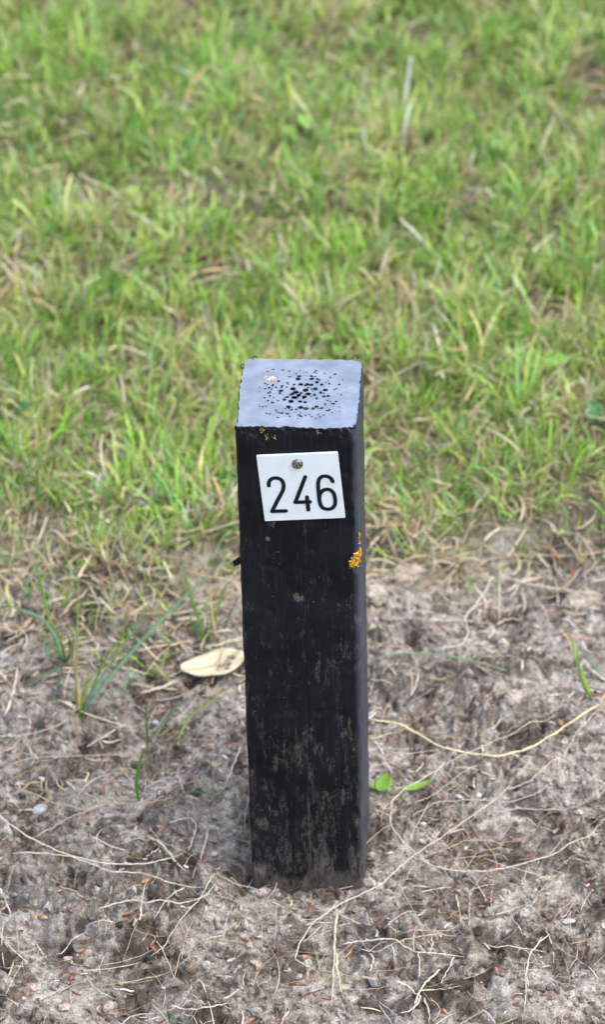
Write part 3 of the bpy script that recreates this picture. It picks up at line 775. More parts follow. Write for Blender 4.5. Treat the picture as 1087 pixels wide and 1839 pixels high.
near_box = (-.40, .40, .06, 1.30)
def outside(x, y): return 1.0 * ~((x > near_box[0]) & (x < near_box[1]) & (y > near_box[2]) & (y < near_box[3]))
V1, F1, C1 = lawn(100000, *near_box, 1, 1)
V2, F2, C2 = lawn(85000, -1.5, 1.5, -.0, 2.4, 1, 2.0, outside, 4)
def far_only(x, y): return 1.0 * ~((np.abs(x) < 1.5) & (y < 2.4))
V3, F3, C3 = lawn(32000, -5, 5, -.2, 8, 1, 5.0, far_only, 3)
V_ = np.vstack([V1, V2, V3]); F_ = np.vstack([F1, F2 + len(V1), F3 + len(V1) + len(V2)]); C_ = np.vstack([C1, C2, C3])
obj('lawn_grass', mesh('lawn_grass', V_, F_, C_, smooth=True), M['grass'], kind='stuff', label='mown green and yellowing lawn grass behind the post', cat='grass')

def thatch(n, x0, x1, y0, y1, dens, Lr, Wr, lift, cols):
    bx = RNG.uniform(x0, x1, n); by = RNG.uniform(y0, y1, n); ok = RNG.random(n) < dens(bx, by); bx, by = bx[ok], by[ok]; n = len(bx); lev = 6
    L = RNG.uniform(*Lr, n); az = RNG.uniform(0, 6.283, n); cv = RNG.normal(0, .6, n); s = np.linspace(-.5, .5, lev)
    a = az[:, None] + cv[:, None] * s[None]; dl = (L / (lev - 1))[:, None]
    cx = bx[:, None] + np.cumsum(np.cos(a) * dl, 1); cy = by[:, None] + np.cumsum(np.sin(a) * dl, 1)
    hz = height(cx.ravel(), cy.ravel()).reshape(n, lev)
    hz = .35 * hz + .65 * hz.max(1, keepdims=True) if lift >= 0 else hz
    cz = np.maximum(hz, height(cx.ravel(), cy.ravel()).reshape(n, lev)) + abs(lift) * RNG.random((n, 1)) + .0003 + np.abs(RNG.normal(0, abs(lift) * .5, (n, 1))) * (s[None] + .5)
    hw = .5 * RNG.uniform(*Wr, n)[:, None] * np.interp(s, (-.5, -.3, .3, .5), (.6, 1, .9, .3))[None]
    tw = RNG.normal(0, .5, n)[:, None]
    dx = -np.sin(a) * hw; dy = np.cos(a) * hw; dz = tw * hw
    V = np.stack([np.stack([cx - dx, cy - dy, cz - dz], -1), np.stack([cx + dx, cy + dy, cz + dz], -1)], 2).reshape(-1, 3)
    b_ = np.arange(n)[:, None] * (2 * lev) + np.arange(lev - 1)[None] * 2
    F = np.stack([b_, b_ + 1, b_ + 3, b_ + 2], -1).reshape(-1, 4)
    C = np.repeat(np.array(cols)[RNG.integers(0, len(cols), n)] * RNG.uniform(.6, 1.15, (n, 1)), 2 * lev, 0)
    return V, F, C
V_, F_, C_ = thatch(15000, -1.0, 1.0, .0, 1.7, lambda x, y: np.maximum(sstep(-.03, .03, turf(x, y)) * .8, .0) + .0, (.010, .032), (.0008, .0020), .006, [c * .85 for c in S_])
obj('lawn_thatch', mesh('lawn_thatch', V_, F_, C_), M['straw'], kind='stuff', label='layer of dead straw-coloured grass under the lawn', cat='thatch')
edge_d = lambda x, y: .5 * np.exp(-((turf(x, y) - .005) / .035) ** 2) + (.14 + .3 * (x < -.01)) * np.exp(-((turf(x, y) + .07) / .055) ** 2)
V_, F_, C_ = thatch(12500, -.7, .7, .0, .5, edge_d, (.008, .036), (.0004, .0013), .004, [c * .82 for c in S_])
VV2, FF2, CC2 = thatch(9000, -.5, .5, -.35, .3, lambda x, y: (.30 + .4 * sstep(-.02, .08, y)) * sstep(.02, -.05, turf(x, y)) * (.2 + sstep(-.1, .3, noise(x, y, .07, 77))), (.003, .018), (.0003, .0011), .0015, S_ + [np.array(lin(140, 104, 90)), np.array(lin(214, 206, 204)), np.array(lin(200, 186, 180)), np.array(lin(168, 130, 116)), np.array(lin(128, 84, 70)), np.array(lin(112, 70, 60))])
soil_only = lambda x, y: sstep(.02, -.04, turf(x, y)) * (.25 + .75 * sstep(-.15, .3, noise(x, y, .06, 78)))
VV3, FF3, CC3 = thatch(3800, -.4, .4, -.28, .3, soil_only, (.010, .040), (.00016, .0005), .002, [np.array(lin(214, 204, 190)), np.array(lin(190, 172, 148)), np.array(lin(168, 148, 112))])
VV4, FF4, CC4 = thatch(4200, -.4, .4, -.28, .3, soil_only, (.0018, .0065), (.0006, .0019), .001, [np.array(lin(126, 80, 66)), np.array(lin(106, 66, 58)), np.array(lin(150, 104, 88)), np.array(lin(176, 150, 140)), np.array(lin(196, 186, 180))])
VV2, FF2, CC2 = np.vstack([VV2, VV3, VV4]), np.vstack([FF2, FF3 + len(VV2), FF4 + len(VV2) + len(VV3)]), np.vstack([CC2, CC3, CC4])
obj('loose_straw', mesh('loose_straw', np.vstack([V_, VV2]), np.vstack([F_, FF2 + len(V_)]), np.vstack([C_, CC2])), M['straw'], kind='stuff', label='fine scattered bits of straw and plant litter on the soil', cat='litter')

# loose crumbs of soil
n = 24000
cx_ = RNG.uniform(-.30, .30, n); cy_ = RNG.uniform(-.24, .26, n)
ok = (RNG.random(n) < .18 + .8 * sstep(-.1, .3, fbm(cx_, cy_, .05, 31, 3))) & ~((np.abs(cx_) < .037) & (np.abs(cy_) < .037))
cx_, cy_ = cx_[ok], cy_[ok]
fa = RNG.random(520) * .112 - .036                                       # along the front, then up the right side
ft = np.abs(RNG.normal(0, .0045, 520)) + .0005
bxl = np.where(fa < .036, fa, .036 + ft); byl = np.where(fa < .036, -.0355 - ft, -.036 + (fa - .036))
cx_ = np.concatenate([cx_, bxl * CY - byl * SY]); cy_ = np.concatenate([cy_, bxl * SY + byl * CY]); n = len(cx_)
sz_ = np.clip(RNG.lognormal(math.log(.0010), .55, n), .0004, .0046)
cz_ = height(cx_, cy_) + sz_ * .35
Vc = ICO_V[None] * (1 + .28 * RNG.standard_normal((n, 12, 1))) * (sz_[:, None, None] * RNG.uniform(.6, 1.3, (n, 1, 3)))
Vc = Vc + np.stack([cx_, cy_, cz_], -1)[:, None]
Fc = (ICO_F[None] + (np.arange(n) * 12)[:, None, None]).reshape(-1, 3)
cc = soil_color(cx_, cy_) * RNG.uniform(.6, 1.4, (n, 1)); pal = RNG.random(n) < .035; cc[pal] = np.array([.48, .455, .42]) * RNG.uniform(.8, 1.1, (pal.sum(), 1))
obj('soil_crumbs', mesh('soil_crumbs', Vc.reshape(-1, 3), Fc, np.repeat(cc, 12, 0), smooth=False), M['soil'], kind='stuff', label='loose crumbs of dry soil around the post', cat='soil')

# ------------------------------------------------------------------ traced things lying on the soil
def z4(a, b): return (a * .4048, 900 + b * .4048)
def z5(a, b): return (640 + a * .4112, 900 + b * .4112)
def z6(a, b): return (a * .4232, 1340 + b * .4232)
def z7(a, b): return (440 + a * .4232, 1500 + b * .4232)
def z8(a, b): return (640 + a * .4112, 1240 + b * .4112)
def lay(path, n=None, lift=.0012, arch=0.0, clear=.0004):
    """a path over the soil: stiff, resting on the high spots, never sunk"""
    n = n or max(12, int(5 * len(path))); Q = smooth_path(np.array(path, float), n)
    t = np.linspace(0, 1, n); z = np.array([ground(*q)[2] for q in Q]); k = max(1, n // 7)
    for _ in range(3):
        P = np.array([on_plane(q[0], q[1], zz) for q, zz in zip(Q, z)]); g = height(P[:, 0], P[:, 1]) + clear
        z = g.copy()
        for _ in range(5):
            z = np.convolve(np.pad(z, k, 'edge'), np.ones(2 * k + 1) / (2 * k + 1), 'valid'); z = z + max(0, .45 * float((g - z).max())); z = np.maximum(z, g - .0025)
        z = np.convolve(np.pad(z, k, 'edge'), np.ones(2 * k + 1) / (2 * k + 1), 'valid')
        z = z + lift + arch * np.sin(np.pi * t)
    P = np.array([on_plane(q[0], q[1], zz) for q, zz in zip(Q, z)])
    return P
STRAW, ROOT, WHITE, BROWN = lin(206, 190, 154), lin(198, 186, 168), lin(214, 206, 192), lin(172, 146, 116)
def stalk(zf, path, r0, r1, label, color=ROOT, group=None, flat=1.0, arch=0.0, lift=.001, name='dry_stalk', cat='dry stalk', m='root', twigs=()):
    """one dry stalk; twigs are side shoots that grow from it"""
    parts = []
    for pi, (pth, a, b) in enumerate([(path, r0, r1)] + [(t, r1 * .8, r1 * .35) for t in twigs]):
        P = lay([zf(*q) for q in pth], arch=arch, lift=lift); n = len(P)
        k1, k2_ = RNG.uniform(0, 50, 2); P = P + np.stack([.0011 * fbm(np.arange(n) * .4, np.full(n, k1), 1, 5, 2), .0011 * fbm(np.arange(n) * .4, np.full(n, k2_), 1, 6, 2), .0010 * noise(np.arange(n) * .25, np.full(n, k1), 1, 8)], -1)
        rr = (.60 if flat == 1.0 else .70) * np.linspace(a, b, n) * (1 + .45 * noise(np.arange(n) * .6, np.full(n, k1), 1, 7)) * np.interp(np.linspace(0, 1, n), (0, .04, .9, 1), (.5, 1, 1, .3))
        V, F = tube(P, rr, rr * flat, 6, None, RNG.uniform(-1.2, 1.2) if flat < 1 else 0); tone = np.clip(RNG.uniform(.88, 1.04) + .35 * fbm(np.arange(n) * .45, np.full(n, k2_), 1, 9, 2), .6, 1.15); tone = np.concatenate([np.repeat(tone, 6), tone[:1], tone[-1:]]); parts.append((V, F, np.array(color)[None] * tone[:, None]))
    V, F, C = join(parts)
    org = V.mean(0); org[2] = V[:, 2].min(); V = V - org
    return obj(name, mesh(name, V, F, C), M[m], label=label, cat=cat, group=group, loc=org)

# right of the post: the fan of dry roots
stalk(z8, [(685, 390), (650, 440), (560, 510), (430, 600), (300, 690), (250, 722), (160, 800), (120, 840), (0, 900), (-100, 950), (-190, 1020), (-240, 1090), (-262, 1150), (-266, 1175), (-170, 1225)], .00055, .00075,
      'longest pale root, curving from beside the post foot down to the front soil', ROOT, arch=.004)
stalk(z8, [(260, 712), (190, 645), (155, 590), (149, 540), (163, 482), (205, 436), (300, 378), (430, 300), (560, 240), (620, 212), (690, 188), (760, 140), (820, 135), (890, 95)], .0008, .0004,
      'pale looped root bending back sharply beside the right edge of the post', ROOT, arch=.008, twigs=[[(600, 215), (595, 170), (610, 110)], [(650, 200), (680, 165), (740, 150)], [(690, 190), (745, 165), (800, 150)]])
stalk(z8, [(55, 122), (180, 145), (260, 180), (350, 235), (450, 265), (600, 285), (700, 268), (800, 230), (900, 165), (1000, 100), (1100, 35)], .0012, .0008,
      'thick yellow straw sagging in a wide curve from the post to the right', lin(214, 200, 160), m='straw', flat=.6, arch=.003)
stalk(z8, [(270, 730), (350, 770), (450, 788), (560, 788), (700, 765), (840, 722), (900, 695), (960, 655), (1030, 635), (1100, 622)], .0009, .0006, 'pale root sweeping right below the dark patch of soil', ROOT, arch=.003, twigs=[[(845, 722), (885, 670), (925, 635)], [(1010, 640), (1060, 595), (1100, 540)]])
stalk(z8, [(60, 215), (180, 180), (245, 158)], .0008, .0005, 'short yellow straw touching the right edge of the post', lin(214, 192, 140), m='straw', flat=.6)
stalk(z8, [(600, 530), (680, 518), (800, 520), (930, 515), (1000, 490), (1100, 395)], .0007, .0004, 'grey root lying level above the dark soil at right', lin(180, 172, 168))
stalk(z8, [(260, 490), (330, 458), (400, 410), (480, 350), (560, 320)], .0005, .0003, 'thin root just right of the green seedling', ROOT, arch=.003)
stalk(z8, [(245, 550), (330, 500), (420, 480), (520, 478), (650, 485), (760, 460), (820, 430), (860, 390)], .0006, .0004, 'wavy pale root crossing the soil below the seedling', lin(190, 184, 180), twigs=[[(700, 475), (660, 500)], [(420, 480), (470, 505), (560, 490)]])
stalk(z8, [(325, 485), (275, 570), (235, 650), (205, 740), (165, 800)], .0005, .0004, 'thin upright root inside the loop by the post', ROOT, arch=.002)
stalk(z8, [(310, 720), (400, 690), (470, 660), (530, 655), (590, 655), (650, 680)], .0005, .0003, 'fine bowed root fibre over the dark soil', lin(190, 170, 140), arch=.004)
stalk(z8, [(290, 700), (340, 650), (400, 570)], .0004, .0003, 'fine short root fibre rising from the root knot', ROOT, arch=.004)
stalk(z8, [(330, 735), (400, 680), (470, 610)], .0004, .0003, 'thin brown fibre beside the root knot', lin(170, 148, 120), arch=.003)
stalk(z8, [(340, 752), (470, 730), (560, 722), (650, 708)], .0004, .0003, 'straight thin fibre below the bowed one', lin(178, 160, 140))
stalk(z8, [(900, 310), (935, 235), (985, 160), (1050, 95), (1110, 40)], .0006, .0005, 'pale forked root near the right edge of the picture', ROOT, arch=.003, twigs=[[(975, 310), (970, 210), (1000, 130)], [(1005, 185), (1045, 225), (1070, 262), (1045, 300), (1010, 325)]])
stalk(z8, [(660, 435), (740, 405), (790, 370), (830, 342)], .0007, .0003, 'whitish split straw pointing up to the right', WHITE)
stalk(z8, [(480, 255), (520, 200), (545, 165)], .0003, .0003, 'hair-thin fibre with a curled tip', ROOT, arch=.004)
stalk(z8, [(438, 890), (452, 950), (460, 1022)], .0007, .0005, 'short upright straw in front of the dark soil', lin(190, 172, 140), m='straw', flat=.5)
stalk(z8, [(488, 870), (496, 930), (490, 1020)], .0007, .0005, 'knotty short straw next to the upright one', lin(176, 160, 140))
stalk(z8, [(600, 770), (540, 825), (500, 890)], .0004, .0003, 'thin leaning fibre at the lower rim of the dark soil', lin(180, 165, 145), arch=.003)
stalk(z8, [(480, 820), (530, 850), (560, 900), (600, 950)], .0007, .0005, 'bent greyish root in front of the dark soil', lin(170, 158, 145))
stalk(z8, [(720, 850), (735, 815), (748, 780)], .0005, .0003, 'tiny white straw standing in the dark soil', WHITE)
stalk(z8, [(120, 842), (180, 835), (245, 822)], .0003, .0003, 'hair-thin side fibre of the longest root', ROOT)
stalk(z8, [(400, 1000), (440, 960)], .0003, .0002, 'tiny brown fibre in the shaded soil', BROWN)
# in front of the post
stalk(z7, [(388, 330), (384, 400), (380, 500), (374, 600), (367, 712)], .0011, .0010, 'pale flat straw pointing down towards the lower edge', lin(216, 206, 172), m='straw', flat=.45, lift=.002)
stalk(z7, [(388, 500), (395, 580), (410, 668)], .0010, .0008, 'shorter straw lying against the pale flat one', lin(210, 198, 165), m='straw', flat=.45, lift=.003)
stalk(z7, [(255, 382), (310, 370), (375, 372)], .0007, .0006, 'short level straw left of the pale flat one', lin(205, 188, 156), m='straw', flat=.6)
stalk(z7, [(300, 440), (380, 395), (470, 365)], .0004, .0004, 'thin straw crossing behind the pale flat one', ROOT)
stalk(z7, [(415, 462), (470, 450), (520, 448), (580, 440), (640, 445), (720, 492), (830, 500), (935, 518)], .0008, .0005, 'long knotty root of the tangle in front of the post', WHITE, arch=.002, twigs=[[(640, 445), (640, 405), (630, 395)], [(640, 450), (600, 475), (540, 495), (500, 455), (450, 372)]])
stalk(z7, [(640, 455), (730, 430), (790, 425), (842, 408)], .0005, .0003, 'thin yellow straw of the tangle pointing right', lin(206, 184, 130), m='straw')
stalk(z7, [(735, 498), (745, 550), (738, 605)], .0006, .0005, 'root of the tangle hanging straight down', WHITE)
stalk(z7, [(720, 490), (715, 440), (730, 380)], .0007, .0004, 'root of the tangle pointing straight up', lin(190, 180, 168))
stalk(z7, [(790, 425), (798, 460), (785, 500)], .0006, .0004, 'small hooked root at the right of the tangle', WHITE)
stalk(z7, [(530, 500), (545, 530), (530, 580)], .0012, .0006, 'whitish papery shred under the tangle', WHITE, flat=.4)
stalk(z7, [(640, 615), (690, 635), (720, 665), (745, 690), (700, 745), (660, 752)], .0009, .0006, 'bent white shred in the lower tuft of dry grass', WHITE, flat=.5, twigs=[[(745, 690), (735, 720)], [(740, 690), (700, 780)]])
stalk(z7, [(825, 572), (770, 625), (745, 660), (720, 720)], .0010, .0006, 'pale straw leaning left in the lower tuft', lin(214, 204, 186), flat=.5)
stalk(z7, [(890, 515), (860, 575), (830, 632)], .0006, .0004, 'straight pale straw leaning right in the lower tuft', WHITE)
stalk(z7, [(740, 660), (800, 655), (870, 650), (920, 640)], .0012, .0007, 'broad level straw of the lower tuft', lin(205, 192, 170), flat=.4, m='straw')
stalk(z7, [(760, 690), (780, 740), (785, 800)], .0010, .0007, 'straw of the lower tuft pointing down', lin(196, 184, 165), flat=.4, m='straw')
stalk(z7, [(790, 690), (830, 740), (800, 790)], .0006, .0004, 'thin straw curling beneath the lower tuft', lin(190, 176, 156))
stalk(z7, [(545, 680), (580, 735), (625, 800)], .0007, .0006, 'grey stick near the lower edge, in front of the post', lin(180, 174, 172))
stalk(z7, [(560, 700), (620, 745), (680, 800)], .0006, .0005, 'thinner grey stick beside the other near the lower edge', lin(186, 180, 176))
stalk(z7, [(735, 342), (770, 315)], .0010, .0007, 'tiny white straw splinter right of the post foot', WHITE, flat=.5)
stalk(z7, [(950, 385), (955, 300), (945, 230)], .0006, .0004, 'thin upright brown stalk right of the tangle', lin(178, 158, 138))
stalk(z7, [(900, 250), (912, 320), (920, 380)], .0008, .0006, 'upright pale straw left of the thin brown stalk', lin(196, 184, 160), flat=.5, m='straw')
stalk(z7, [(1030, 300), (1010, 240), (960, 170)], .0007, .0006, 'feathery greyish root right of the tangle', lin(178, 166, 156))
# left of the post
stalk(z6, [(-20, 285), (60, 345), (150, 400), (260, 450), (400, 490), (520, 502), (640, 495), (720, 475), (790, 448)], .0009, .0006, 'long pale root bowing across the soil at left, the upper one', lin(214, 202, 180), arch=.003)
stalk(z6, [(50, 455), (200, 455), (320, 475), (400, 505), (480, 535), (600, 540), (700, 575), (800, 595), (870, 598)], .0009, .0006, 'long pale root bowing across the soil at left, the lower one', lin(210, 198, 178), arch=.003)
stalk(z6, [(410, 695), (520, 660), (580, 655), (620, 665), (670, 652), (760, 665), (830, 655), (880, 620), (915, 585)], .0008, .0006, 'kinked pale root below the two long bowed ones', lin(200, 188, 168), arch=.002)
stalk(z6, [(30, 80), (110, 55), (200, 45), (400, 40), (610, 32)], .0006, .0006, 'straight level straw left of the green sprig', lin(196, 176, 146), m='straw')
stalk(z6, [(1022, 0), (990, 80), (960, 160), (925, 203), (895, 200)], .0009, .0006, 'greyish straw leaning on the left edge of the post', lin(190, 182, 180), flat=.6, arch=.004)
stalk(z6, [(150, 387), (220, 345), (300, 300), (370, 275), (430, 252)], .0007, .0006, 'straight grey straw rising above the bowed roots', lin(186, 176, 168))
stalk(z6, [(60, 180), (150, 205), (220, 238), (300, 255), (370, 270), (450, 245), (600, 245), (700, 225), (745, 208)], .0008, .0006, 'brownish stalk running into the blue-green blade', lin(176, 158, 130), flat=.7)
stalk(z6, [(620, 378), (680, 415), (730, 470), (782, 528)], .0012, .0010, 'broad pale straw slanting down left of the post', lin(212, 204, 186), m='straw', flat=.35)
stalk(z6, [(628, 382), (700, 412), (745, 432), (795, 450)], .0005, .0004, 'thin straw branching from the broad slanting one', lin(206, 188, 150), m='straw')
stalk(z6, [(620, 468), (650, 450), (678, 430)], .0007, .0005, 'tiny straw left of the broad slanting one', WHITE)
stalk(z6, [(886, 345), (868, 420), (848, 492)], .0012, .0009, 'upright flat straw close to the left of the post', lin(208, 202, 186), m='straw', flat=.35, arch=.004)
stalk(z6, [(718, 326), (800, 305), (832, 338), (815, 400), (798, 445)], .0008, .0005, 'straw bent like a hook left of the post', lin(206, 200, 190), flat=.5, arch=.003)
stalk(z6, [(905, 545), (850, 640), (800, 700), (760, 745), (700, 838), (640, 890)], .0006, .0005, 'long straight stalk slanting from the post foot to lower left', lin(196, 184, 160), twigs=[[(905, 560), (870, 530), (848, 515)]])
stalk(z6, [(782, 603), (740, 620), (700, 660), (655, 732)], .0008, .0006, 'pale straw slanting beside the long straight stalk', lin(206, 200, 184), m='straw', flat=.5)
stalk(z6, [(930, 798), (820, 805), (760, 825), (698, 862)], .0004, .0003, 'thin brown fibre across the soil left of the post foot', lin(168, 150, 130))
stalk(z6, [(650, 800), (690, 870), (715, 920), (745, 1005)], .0006, .0004, 'fine stalk hanging down among the bud scales', lin(196, 182, 160))
stalk(z6, [(720, 1100), (770, 1112), (820, 1118), (890, 1106), (970, 1090)], .0009, .0004, 'white straw lying level near the lower edge', WHITE, flat=.6, twigs=[[(770, 1110), (800, 1080), (860, 1100)], [(860, 1110), (825, 1060), (790, 1040)]])
stalk(z6, [(505, 1185), (560, 1146), (600, 1138), (655, 1135)], .0006, .0005, 'curved pale straw at the lower edge', lin(210, 200, 180))
stalk(z6, [(365, 985), (420, 1040), (480, 1072)], .0006, .0004, 'small pale stalk above the lower left corner', lin(205, 195, 178), arch=.003)
stalk(z6, [(990, 668), (968, 730), (950, 792)], .0006, .0004, 'thin bent stalk below the post foot', lin(190, 180, 166))
stalk(z6, [(995, 778), (1040, 720), (1090, 655)], .0006, .0005, 'straight thin stalk in front of the post', lin(186, 170, 146))
stalk(z6, [(-5, 605), (25, 660), (45, 722)], .0009, .0006, 'white straw at the left edge of the picture', WHITE, flat=.5)
stalk(z6, [(0, 660), (40, 672), (72, 660)], .0006, .0005, 'small level straw at the left edge', lin(190, 178, 165))
stalk(z4, [(385, 1090), (450, 1050), (560, 985)], .0010, .0007, 'pale straw slanting up beside the green sprigs', lin(208, 198, 178), m='straw', flat=.5)
stalk(z4, [(260, 880), (375, 940), (480, 975), (560, 998), (615, 1000)], .0010, .0007, 'pale flat straw crossing the slanting one', lin(206, 190, 164), m='straw', flat=.5)
stalk(z4, [(-10, 1045), (90, 1040), (180, 1022), (260, 990), (335, 960)], .0008, .0006, 'curved straw running to the foot of the bent tuft', lin(198, 184, 160), m='straw')
stalk(z4, [(600, 662), (700, 645), (850, 620)], .0012, .0009, 'tan straw lying level left of the fallen leaf', lin(200, 180, 146), m='straw', flat=.5)
stalk(z4, [(20, 945), (50, 870), (80, 730)], .0010, .0008, 'pale split straw standing at the far left', lin(208, 196, 170), m='straw', flat=.4, twigs=[[(25, 940), (5, 900), (-10, 870)]])
stalk(z4, [(80, 325), (180, 322), (300, 330)], .0010, .0008, 'flat straw at the left turf edge', lin(200, 184, 156), m='straw', flat=.4)
stalk(z4, [(120, 330), (200, 370), (290, 440)], .0009, .0008, 'second flat straw below the left turf edge', lin(190, 176, 152), m='straw', flat=.4)
stalk(z4, [(160, 270), (220, 225), (290, 210)], .0009, .0007, 'arched straw at the left turf edge', lin(196, 176, 150), m='straw', flat=.5, arch=.004)
# right turf edge
stalk(z5, [(600, 325), (540, 430), (480, 505), (488, 560), (462, 622), (345, 642)], .0009, .0007, 'zigzag white root below the right turf edge', WHITE, arch=.002)
stalk(z5, [(320, 520), (450, 520), (540, 528), (612, 540)], .0013, .0008, 'white level straw below the right turf edge', WHITE, m='straw', flat=.4)
stalk(z5, [(628, 330), (624, 430), (624, 540)], .0009, .0007, 'pale straw hanging straight down from the right turf', lin(210, 200, 176), m='straw', flat=.6)
stalk(z5, [(612, 538), (650, 520), (692, 510)], .0009, .0006, 'short straw beside the hanging one', lin(204, 194, 178), m='straw', flat=.5)
stalk(z5, [(298, 432), (345, 385), (390, 345), (450, 278)], .0010, .0007, 'greyish root slanting below the right turf edge', lin(186, 172, 156), arch=.003)
stalk(z5, [(175, 285), (230, 250), (300, 240), (350, 268), (380, 325)], .0010, .0008, 'arched root at the turf edge right of the post', lin(190, 168, 142), arch=.010)
stalk(z5, [(480, 330), (490, 390), (500, 425)], .0009, .0007, 'short root hanging from the right turf edge', lin(190, 176, 156))
stalk(z5, [(436, 300), (440, 360), (438, 412)], .0009, .0008, 'second short root hanging from the right turf edge', lin(196, 178, 150))
stalk(z5, [(640, 330), (720, 352), (800, 370), (900, 385), (1100, 412)], .0014, .0009, 'long straw lying below the turf at far right', lin(196, 182, 166), m='straw', flat=.5)
stalk(z5, [(760, 228), (900, 240), (1000, 232), (1100, 212)], .0013, .0009, 'long tan straw along the turf edge at far right', lin(206, 184, 152), m='straw', flat=.5)
stalk(z5, [(850, 195), (865, 260), (890, 320), (935, 375)], .0011, .0008, 'brown straw slanting down at far right', lin(184, 160, 132), m='straw', flat=.5)
stalk(z5, [(905, 155), (950, 215), (1005, 285)], .0012, .0009, 'tan straw slanting across the far right turf edge', lin(200, 176, 140), m='straw', flat=.5)
stalk(z5, [(270, 350), (380, 352), (480, 345)], .0009, .0006, 'level tan straw under the arched root', lin(196, 174, 146), m='straw', flat=.6)
stalk(z5, [(60, 690), (20, 760)], .0007, .0005, 'small straw behind the right edge of the post', lin(190, 176, 156))
stalk(z5, [(60, 780), (130, 785), (165, 805)], .0009, .0007, 'short curved straw right behind the post', lin(196, 184, 166))
stalk(z5, [(980, 760), (995, 700), (1040, 745), (1100, 790)], .0010, .0008, 'white bent straw at the right sprig', WHITE, flat=.5, arch=.004)
stalk(z5, [(240, 850), (262, 800), (272, 745)], .0009, .0005, 'small pale splinter behind the yellow straw', lin(206, 194, 172), flat=.5)
stalk(z7, [(1190, 620), (1215, 500), (1290, 420)], .0008, .0006, 'branched white stalk in the lower right corner', WHITE, arch=.003, twigs=[[(1205, 640), (1190, 560), (1195, 520)], [(1215, 510), (1180, 480), (1150, 500)], [(1200, 600), (1190, 720), (1180, 800)]])

# ------------------------------------------------------------------ green sprigs standing in the soil
def sprig(name, label, zf, blades_, cat='grass tuft', stem=None):
    """each blade: (points in the photo, half width mm, colour); base on the soil, tips raised"""
    b0 = ground(*zf(*blades_[0][0][0]))
    root = obj(name, None, None, label=label, cat=cat, loc=b0)
    for pts, w_, c, rise in blades_:
        P = []
        L = len(pts) - 1
        g0 = ground(*zf(*pts[0]))
        for q, pt in enumerate(pts):
            t = q / L
            P.append(ground(*zf(*pt), lift=-.001) if q == 0 else on_plane(*zf(*pt), g0[2] + rise * (t if rise > .012 else math.sin(math.pi * min(t, .93)))))
        P = smooth_path(P, 14)
        P[:, 2] = np.maximum(P[:, 2], height(P[:, 0], P[:, 1]) + .0004) ; P[0, 2] -= .002
        t = np.linspace(0, 1, 14); hw = w_ / 1000 * np.interp(t, (0, .2, .6, .9, 1), (.7, 1, .9, .45, .06))
        V, F = tube(P, hw, hw * .16 + .00006, 6, None, RNG.uniform(-.8, .8))
        col = np.array(c) * (.9 + .2 * RNG.random()); cc_ = np.broadcast_to(col, (len(V), 3))
        obj('blade', mesh('blade', V - b0, F, cc_), M['grass'], root)
    return root
GR, BG_, YG, DRY = lin(104, 148, 52), lin(112, 148, 112), lin(140, 160, 62), lin(196, 174, 130)
sprig('grass_tuft', 'bent tuft with one long blue-green blade pointing at the post', z4,
      [([(345, 965), (420, 860), (600, 650), (780, 460), (975, 280)], 1.5, BG_, .05), ([(350, 960), (420, 830), (600, 570), (720, 450)], 1.0, BG_, .045), ([(350, 970), (390, 800), (500, 690), (640, 490)], 1.0, YG, .04), ([(340, 990), (350, 860), (330, 720), (335, 580)], 1.3, DRY, .03),
       ([(345, 970), (370, 850), (400, 720)], 1.0, YG, .03), ([(350, 980), (400, 860), (480, 680), (660, 480)], .9, GR, .035), ([(340, 1020), (338, 900), (320, 820)], 1.2, lin(180, 160, 130), .02), ([(345, 960), (335, 800), (345, 470), (340, 240)], .9, lin(140, 150, 90), .075)])
sprig('grass_tuft', 'sprawling green tuft at the left below the turf', z4,
      [([(285, 720), (240, 600), (180, 520), (60, 470), (-30, 440)], 1.3, BG_, .03), ([(280, 740), (250, 830), (225, 930), (195, 1005)], 1.2, BG_, .006), ([(285, 720), (200, 770), (110, 830), (10, 895)], 1.2, BG_, .008), ([(280, 715), (230, 640), (200, 570)], 1.3, GR, .03), ([(290, 720), (270, 620), (210, 500), (165, 300), (130, 230)], 1.1, GR, .06),
       ([(295, 715), (310, 640), (300, 590)], 1.4, GR, .025), ([(290, 720), (250, 660), (150, 560)], 1.2, GR, .02), ([(300, 710), (350, 600), (480, 440)], 1.0, YG, .045), ([(285, 720), (215, 690), (190, 600)], 1.1, BG_, .02)])
sprig('grass_tuft', 'three thin green blades left of the post, in bare soil', z4,
      [([(655, 1085), (650, 980), (655, 870)], .9, GR, .03), ([(665, 1085), (740, 960), (800, 900), (880, 850)], .9, BG_, .025), ([(785, 1085), (810, 1010), (870, 930), (960, 880), (1055, 838)], 1.0, YG, .016)])
sprig('grass_tuft', 'two upright green blades beside the level straw', z6, [([(590, 238), (578, 160), (590, 80), (612, 0)], 1.2, GR, .035), ([(650, 130), (632, 60), (620, -20)], 1.0, GR, .03)])
sprig('grass_sprig', 'single blue-green blade arching to the left edge of the post', z6, [([(735, 212), (820, 195), (900, 203), (970, 230), (1058, 292)], 1.3, lin(86, 130, 92), .006)], 'grass blade')
sprig('grass_tuft', 'small green sprig at the right edge of the picture', z5, [([(1035, 865), (990, 760), (960, 670), (935, 580), (905, 535)], 1.3, YG, .03), ([(1030, 870), (985, 770), (965, 650)], 1.1, GR, .03), ([(1100, 800), (1020, 690), (950, 600)], 1.0, BG_, .02)])
sprig('grass_sprig', 'long grey-green blade lying on soil right of the post', z5, [([(665, 738), (580, 715), (500, 695), (420, 680), (350, 670), (200, 665), (110, 680), (50, 700)], 1.1, lin(128, 156, 116), .005)], 'grass blade')
sprig('grass_sprig', 'short green blade at the lower edge of the picture', z6, [([(760, 1185), (740, 1160), (705, 1118)], 1.3, lin(96, 140, 90), .01)], 'grass blade')
